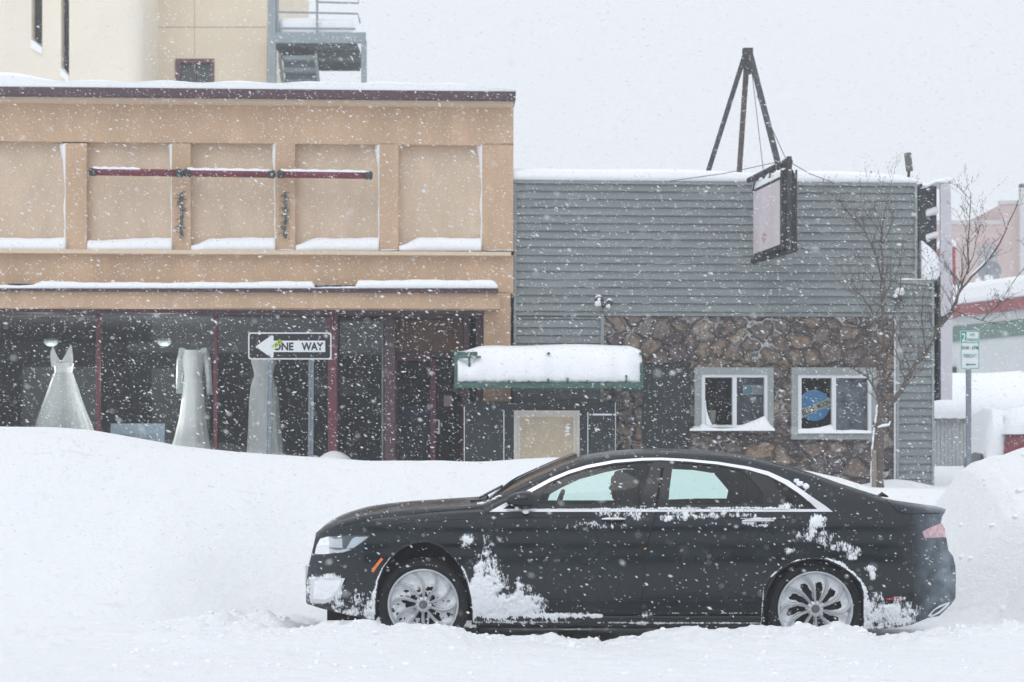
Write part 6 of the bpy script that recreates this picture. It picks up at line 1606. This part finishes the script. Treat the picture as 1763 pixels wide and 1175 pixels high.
V = [(hx+.10,hy,.52),(hx+.09,hy,.70),(hx+.06,hy,.90),(hx+.045,hy,1.03),(hx+.03,hy,1.10),
     (hx+.03,hy-.17,1.02),(hx-.06,hy-.22,.80),(hx-.26,hy-.16,.90),(hx-.40,hy-.10,.98),
     (hx+.03,hy+.17,1.02),(hx-.06,hy+.22,.80),(hx-.26,hy+.16,.90),(hx-.40,hy+.10,.98),
     (hx-.10,hy-.10,.50),(hx-.36,hy-.13,.56),(hx-.60,hy-.12,.36),(hx-.10,hy+.10,.50),(hx-.36,hy+.13,.56),(hx-.60,hy+.12,.36)]
E = [(0,1),(1,2),(2,3),(3,4),(3,5),(5,6),(6,7),(7,8),(3,9),(9,10),(10,11),(11,12),(0,13),(13,14),(14,15),(0,16),(16,17),(17,18)]
Rd = [(.15,.13),(.14,.12),(.15,.12),(.11,.10),(.065,.065),(.075,.075),(.055,.055),(.045,.045),(.035,.035),(.075,.075),(.055,.055),(.045,.045),(.035,.035),(.09,.09),(.07,.07),(.05,.05),(.09,.09),(.07,.07),(.05,.05)]
skin('body', V, E, Rd, JK, drv)
m = MB(); rows = []                                              # head with profile facing the windscreen
hc = Vector((hx+.005, hy, 1.225))
face = [(-.105,.02),(-.095,.045),(-.070,.062),(-.045,.072),(-.02,.078),(.01,.080),(.04,.079),(.07,.072),(.095,.05),(.112,.02)]
def front(z):  # x of face profile at height z
    return -np.interp(z, [-.11,-.095,-.075,-.06,-.052,-.045,-.03,-.012,.0,.02,.05,.08,.11,.122], [.055,.078,.084,.082,.09,.088,.088,.112,.104,.088,.094,.086,.05,.0])
for i in range(24):
    z = -.11+.232*i/23; hw = .072*math.sqrt(max(0, 1-((z-.01)/.122)**2))**.8+.002; bk = .095*math.sqrt(max(0, 1-((z-.03)/.10)**2)) if z > -.065 else .03
    fr = -front(z); row = []
    for k in range(28):
        a = 2*math.pi*k/28; ca, sa = math.cos(a), math.sin(a)
        x = -fr*(ca**2 if ca > .75 else ca*.75*1.0+.0) if ca > 0 else -bk*ca
        x = -fr*ca**(1.0) if ca > 0 else -bk*ca
        row.append((hc.x+x, hc.y+hw*sa, hc.z+z))
    rows.append(row)
m.grid(rows, closed=True); m.add(rows[0], [tuple(range(28))]); m.add(rows[-1], [tuple(range(28))])
hd = m.build('head', SKN, drv, smooth=True)
for s_ in (-1, 1):
    m = MB(); m.lathe((hc.x-.082, hc.y+s_*.03, hc.z+.022), None, [(.001,-.011),(.009,-.007),(.012,0),(.009,.007),(.001,.011)], 10); m.build('eye', mat('eye_white', (.7,.7,.7), .3), hd)
    m = MB(); m.add(*icolump((hc.x+.005, hc.y+s_*.074, hc.z+.0), .02, 2)); m.build('ear', SKN, hd)
m = MB(); m.tube([(hc.x-.086, hc.y-.022, hc.z-.055), (hc.x-.094, hc.y, hc.z-.053), (hc.x-.086, hc.y+.022, hc.z-.055)], .005, 6); m.build('mouth', mat('lips', (.35,.12,.11), .5), hd)
m = MB(); rows = []                                              # hood
for i in range(16):
    a = i/15*math.pi*.98; row = []
    for k in range(15):
        t = -1+2*k/14; ph = t*math.pi/2; r = .128+.006*math.sin(i)
        x = -.075 + .0 + (r*1.22)*math.sin(a)*1.0 if 0 else 0
        row.append((hc.x + .02 - .105*math.cos(a)*1.0 + .02, hc.y + .098*math.sin(ph)*(math.sin(a)*.55+.55)/1.1, hc.z + .01 + .128*math.cos(ph)*(math.sin(a)*.6+.45) if 0 else hc.z+.138*math.cos(ph)*(.78+.22*math.sin(a))))
    rows.append(row)
m.grid(rows)
rows = []
for i in range(12):
    t = i/11; z = .03-.17*t
    rows.append([(hc.x+.035+.09*math.cos(R(k*12-132))*(1+.1*t)*1.15, hc.y+.098*math.sin(R(k*12-132))*(1+.25*t), hc.z+z) for k in range(23)])
m.grid(rows)
rows = []
for i in range(9):
    ph = i/8*math.pi/2; rows.append([(hc.x+.035+.104*math.cos(R(k*12-132))*math.cos(ph), hc.y+.098*math.sin(R(k*12-132))*math.cos(ph), hc.z+.03+.108*math.sin(ph)) for k in range(23)])
m.grid(rows); m.build('hood', JK, drv, smooth=True)
for s_ in (-1, 1):
    m = MB(); m.tube([(hx-.06, hy+s_*.045, 1.10), (hx-.095, hy+s_*.05, 1.04), (hx-.10, hy+s_*.055, .98)], .005, 6); m.build('drawstring', SIGNW, drv)
    # gloved hand closed round the wheel rim: palm, four fingers, thumb
    h0 = Vector((hx-.42, hy+s_*.10, .995)); 
    verts = [h0, h0+Vector((-.045, s_*.01, .03))]; eds = [(0,1)]; rad = [(.028,.02),(.03,.018)]
    for f in range(4):
        b0 = h0+Vector((-.06, s_*(.012-.0)+(-.026+.017*f), .038)); L_ = (.030,.034,.032,.025)[f]
        j = len(verts); verts += [b0, b0+Vector((-L_,0,.012)), b0+Vector((-L_*1.15,0,-.014)), b0+Vector((-L_*.45,0,-.028))]; eds += [(1,j),(j,j+1),(j+1,j+2),(j+2,j+3)]; rad += [.010,.009,.0085,.008]
    j = len(verts); b0 = h0+Vector((-.02, -s_*.03, .01)); verts += [b0, b0+Vector((-.03,-s_*.012,.002)), b0+Vector((-.05,0,-.012))]; eds += [(0,j),(j,j+1),(j+1,j+2)]; rad += [.011,.010,.009]
    skin('hand', verts, eds, rad, JK, drv, 1)
# ================================================================== ACROSS THE STREET (unseen, added to be mirrored in paint and glass)
for k, (x0, x1, h, col) in enumerate(((-26, -11, 7.5, (.07,.065,.065)), (-10.6, 3, 5.6, (.05,.052,.055)), (3.4, 13, 8.2, (.08,.06,.05)), (13.4, 30, 6.2, (.06,.06,.065)))):
    lab = ['tall grey building across the street, farthest left', 'low dark building across the street facing the tan shop', 'tall brown building across the street facing the parked car', 'low grey building across the street, farthest right'][k]
    ob = root('opposite_building', ((x0+x1)/2, -18, 0), lab, 'building', 'buildings across the street')
    m = MB(); m.box(x0, x1, -28, -18, 0, h); m.build('wall', mat('opposite_wall_%d' % k, col, .9, var=.1), ob)
    m = MB(); m.box(x0-.1, x1+.1, -28.1, -17.9, h, h+.35); m.build('roof_snow', SNOWR, ob, bevel=.1)
    n_ = int((x1-x0)/3)
    for i in range(n_):
        a = x0 + (x1-x0)*(i+.2)/n_; c_ = x0 + (x1-x0)*(i+.8)/n_
        m = MB(); m.box(a, c_, -18, -17.95, 1.0, 3.2); m.build('window', BLACK, ob)

# ================================================================== FALLING SNOW
fm = bpy.data.materials.new('snowflake'); fm.use_nodes = True; n = fm.node_tree; n.nodes.clear()
o_ = n.nodes.new('ShaderNodeOutputMaterial'); df = n.nodes.new('ShaderNodeBsdfDiffuse'); df.inputs[0].default_value = (.98,.985,.99,1)
tl = n.nodes.new('ShaderNodeBsdfTranslucent'); tl.inputs[0].default_value = (.98,.985,.99,1); ms = n.nodes.new('ShaderNodeMixShader'); ms.inputs[0].default_value = .5
n.links.new(df.outputs[0], ms.inputs[1]); n.links.new(tl.outputs[0], ms.inputs[2]); tp2 = n.nodes.new('ShaderNodeBsdfTransparent'); m2_ = n.nodes.new('ShaderNodeMixShader'); m2_.inputs[0].default_value = .28
n.links.new(ms.outputs[0], m2_.inputs[1]); n.links.new(tp2.outputs[0], m2_.inputs[2]); n.links.new(m2_.outputs[0], o_.inputs[0])
rs = np.random.RandomState(5)
def sample(N, ya, yb):
    y = (ya**3 + (yb**3-ya**3)*rs.rand(N))**(1/3.)
    x = (rs.rand(N)*2-1)*y*.36; z = EYE + y*(-.145 + .44*rs.rand(N)); return x, y, z
xs, ys_, zs_ = [], [], []
x, y, z = sample(84000, 2.6, 23.0); xs.append(x); ys_.append(y); zs_.append(z)
x, y, z = sample(9000, 23.0, 37.0); k_ = (z > np.where(x < L(884,0).x, 7.2, 5.6)) | (x > L(1640,0).x*1.1); xs.append(x[k_]); ys_.append(y[k_]); zs_.append(z[k_])
x = np.concatenate(xs); y = np.concatenate(ys_); z = np.concatenate(zs_)
gh = ground_h(x, y); ok = (z > gh+.02) & ~((x > -1.7) & (x < 4.4) & (y > 12.66) & (y < 14.75) & (z < 1.55))
ok &= ~((x > -.9) & (x < 2.1) & (y > 21.6) & (y < 23.6) & (z < 3.2)) 
x, y, z = x[ok], y[ok], z[ok]; N = len(x)
ln = .0030*np.exp(rs.randn(N)*.5)*(1+y/16.); ln = np.minimum(ln, .0012*y+.004); wd = ln*(.24+.24*rs.rand(N)); 
an = R(-20) + rs.randn(N)*.28; yaw = rs.randn(N)*.5
ux = np.stack([np.cos(an)*np.cos(yaw), np.sin(yaw)*np.cos(an), np.sin(an)], 1)
uz = np.stack([-np.sin(an), np.zeros(N), np.cos(an)], 1); uy = np.cross(uz, ux)
Pc = np.stack([x, y, z], 1)
jit = lambda: (1+.35*(rs.rand(N, 1)-.5))
ring = []
V = np.stack([Pc+ux*ln[:,None]*jit(), Pc-ux*ln[:,None]*jit(), Pc+uy*wd[:,None]*jit(), Pc-uy*wd[:,None]*jit(), Pc+uz*wd[:,None]*jit(), Pc-uz*wd[:,None]*jit()], 1).reshape(-1, 3)
base = np.array([[0,2,4],[2,1,4],[1,3,4],[3,0,4],[2,0,5],[1,2,5],[3,1,5],[0,3,5]])
Fc = (base[None]+6*np.arange(N)[:,None,None]).reshape(-1, 3)
me = bpy.data.meshes.new('snowfall'); me.vertices.add(len(V)); me.vertices.foreach_set('co', V.ravel().astype(np.float32))
me.loops.add(Fc.size); me.loops.foreach_set('vertex_index', Fc.ravel().astype(np.int32)); me.polygons.add(len(Fc))
me.polygons.foreach_set('loop_start', (np.arange(len(Fc))*3).astype(np.int32)); me.polygons.foreach_set('loop_total', np.full(len(Fc), 3, np.int32))
me.polygons.foreach_set('use_smooth', np.ones(len(Fc), bool)); me.update(); me.validate(); me.materials.append(fm)
o = bpy.data.objects.new('snowfall', me); C.objects.link(o); props(o, 'wind-blown snowflakes filling the air over the street', 'snowflakes', kind='stuff')

# ================================================================== HAZE
m = MB(); m.box(-210, 210, -80, 230, -1.5, 26); hz = m.build('haze', None if 0 else mat('haze_air', (1,1,1))); n = hz.data.materials[0].node_tree; n.nodes.clear()
o_ = n.nodes.new('ShaderNodeOutputMaterial'); pv = n.nodes.new('ShaderNodeVolumePrincipled'); pv.inputs['Color'].default_value = (.95,.97,1,1); pv.inputs['Density'].default_value = .0028; pv.inputs['Anisotropy'].default_value = .1
n.links.new(pv.outputs[0], o_.inputs['Volume']); hz['kind'] = 'stuff'; hz['label'] = 'thin white snow haze hanging over the whole street'; hz['category'] = 'haze'

# ------------------------------------------------------------------ parts that exist on both sides of the car become two parts
def split_by(o, keyf, nameit=None):
    me = o.data; keys = {}
    comp = list(range(len(me.vertices)))
    def find(a):
        while comp[a] != a: comp[a] = comp[comp[a]]; a = comp[a]
        return a
    for p in me.polygons:
        vs = p.vertices; r = find(vs[0])
        for v in vs[1:]:
            q_ = find(v)
            if q_ != r: comp[q_] = r
    cen = {}
    for v in me.vertices: cen.setdefault(find(v.index), []).append(v.co)
    groups = {}
    for r, cs in cen.items():
        c = sum(cs, Vector())/len(cs); groups.setdefault(keyf(c, r), set()).add(r)
    if len(groups) < 2: return
    parts = []
    for k, roots in groups.items():
        vmap = {}; vs = []; fs = []; mi = []
        for p in me.polygons:
            if find(p.vertices[0]) in roots:
                f = []
                for v in p.vertices:
                    if v not in vmap: vmap[v] = len(vs); vs.append(me.vertices[v].co.copy())
                    f.append(vmap[v])
                fs.append(f); mi.append(p.material_index)
        nm = bpy.data.meshes.new(o.name); nm.from_pydata(vs, [], fs)
        for mt in me.materials: nm.materials.append(mt)
        nm.polygons.foreach_set('material_index', mi); nm.polygons.foreach_set('use_smooth', [me.polygons[0].use_smooth]*len(fs)); nm.update(); parts.append(nm)
    o.data = parts[0]
    for nm in parts[1:]:
        c = o.copy(); c.data = nm; C.objects.link(c); c.parent = o.parent
ycl = 0.0
for o in [o for o in car.children_recursive if o.type == 'MESH']:
    b_ = o.name.split('.')[0]
    if b_ in ('lettering_x','front_door_glass','rear_door_glass','quarter_glass','window_chrome','window_surround','roof_pillar','pillar_groove','shoulder_crease','lower_crease','sill_skirt','arch_lip','wheel_well','door_trim','headlight','housing','reflector','lamp_strip','side_marker','rear_marker','fog_lamp_surround','roof_pillar','tail_light','exhaust_tip','exhaust_mouth','handle_cup','door_handle','hood_gap'):
        split_by(o, (lambda c, r: (c.y > 0, c.x > 0)) if b_ == 'roof_pillar' else (lambda c, r: c.y > 0))
for o in [o for o in bpy.data.objects if o.type == 'MESH' and o.parent and o.name.split('.')[0] in ('icicle','joint','flashing','display_screen','wall_joint','panel_trim','sill_snow')]:
    split_by(o, lambda c, r: r)
for o in [o for o in bpy.data.objects if o.parent and o.name.split('.')[0] in ('lap_snow', 'cowl_snow', 'stuck_snow', 'panel_gap')]: o['kind'] = 'stuff'

lt = next(c for c in ow.children_recursive if c.name.split('.')[0] == 'lettering')
split_by(lt, lambda c, r: c.x > (P(509,0,YO).x - ow.location.x))
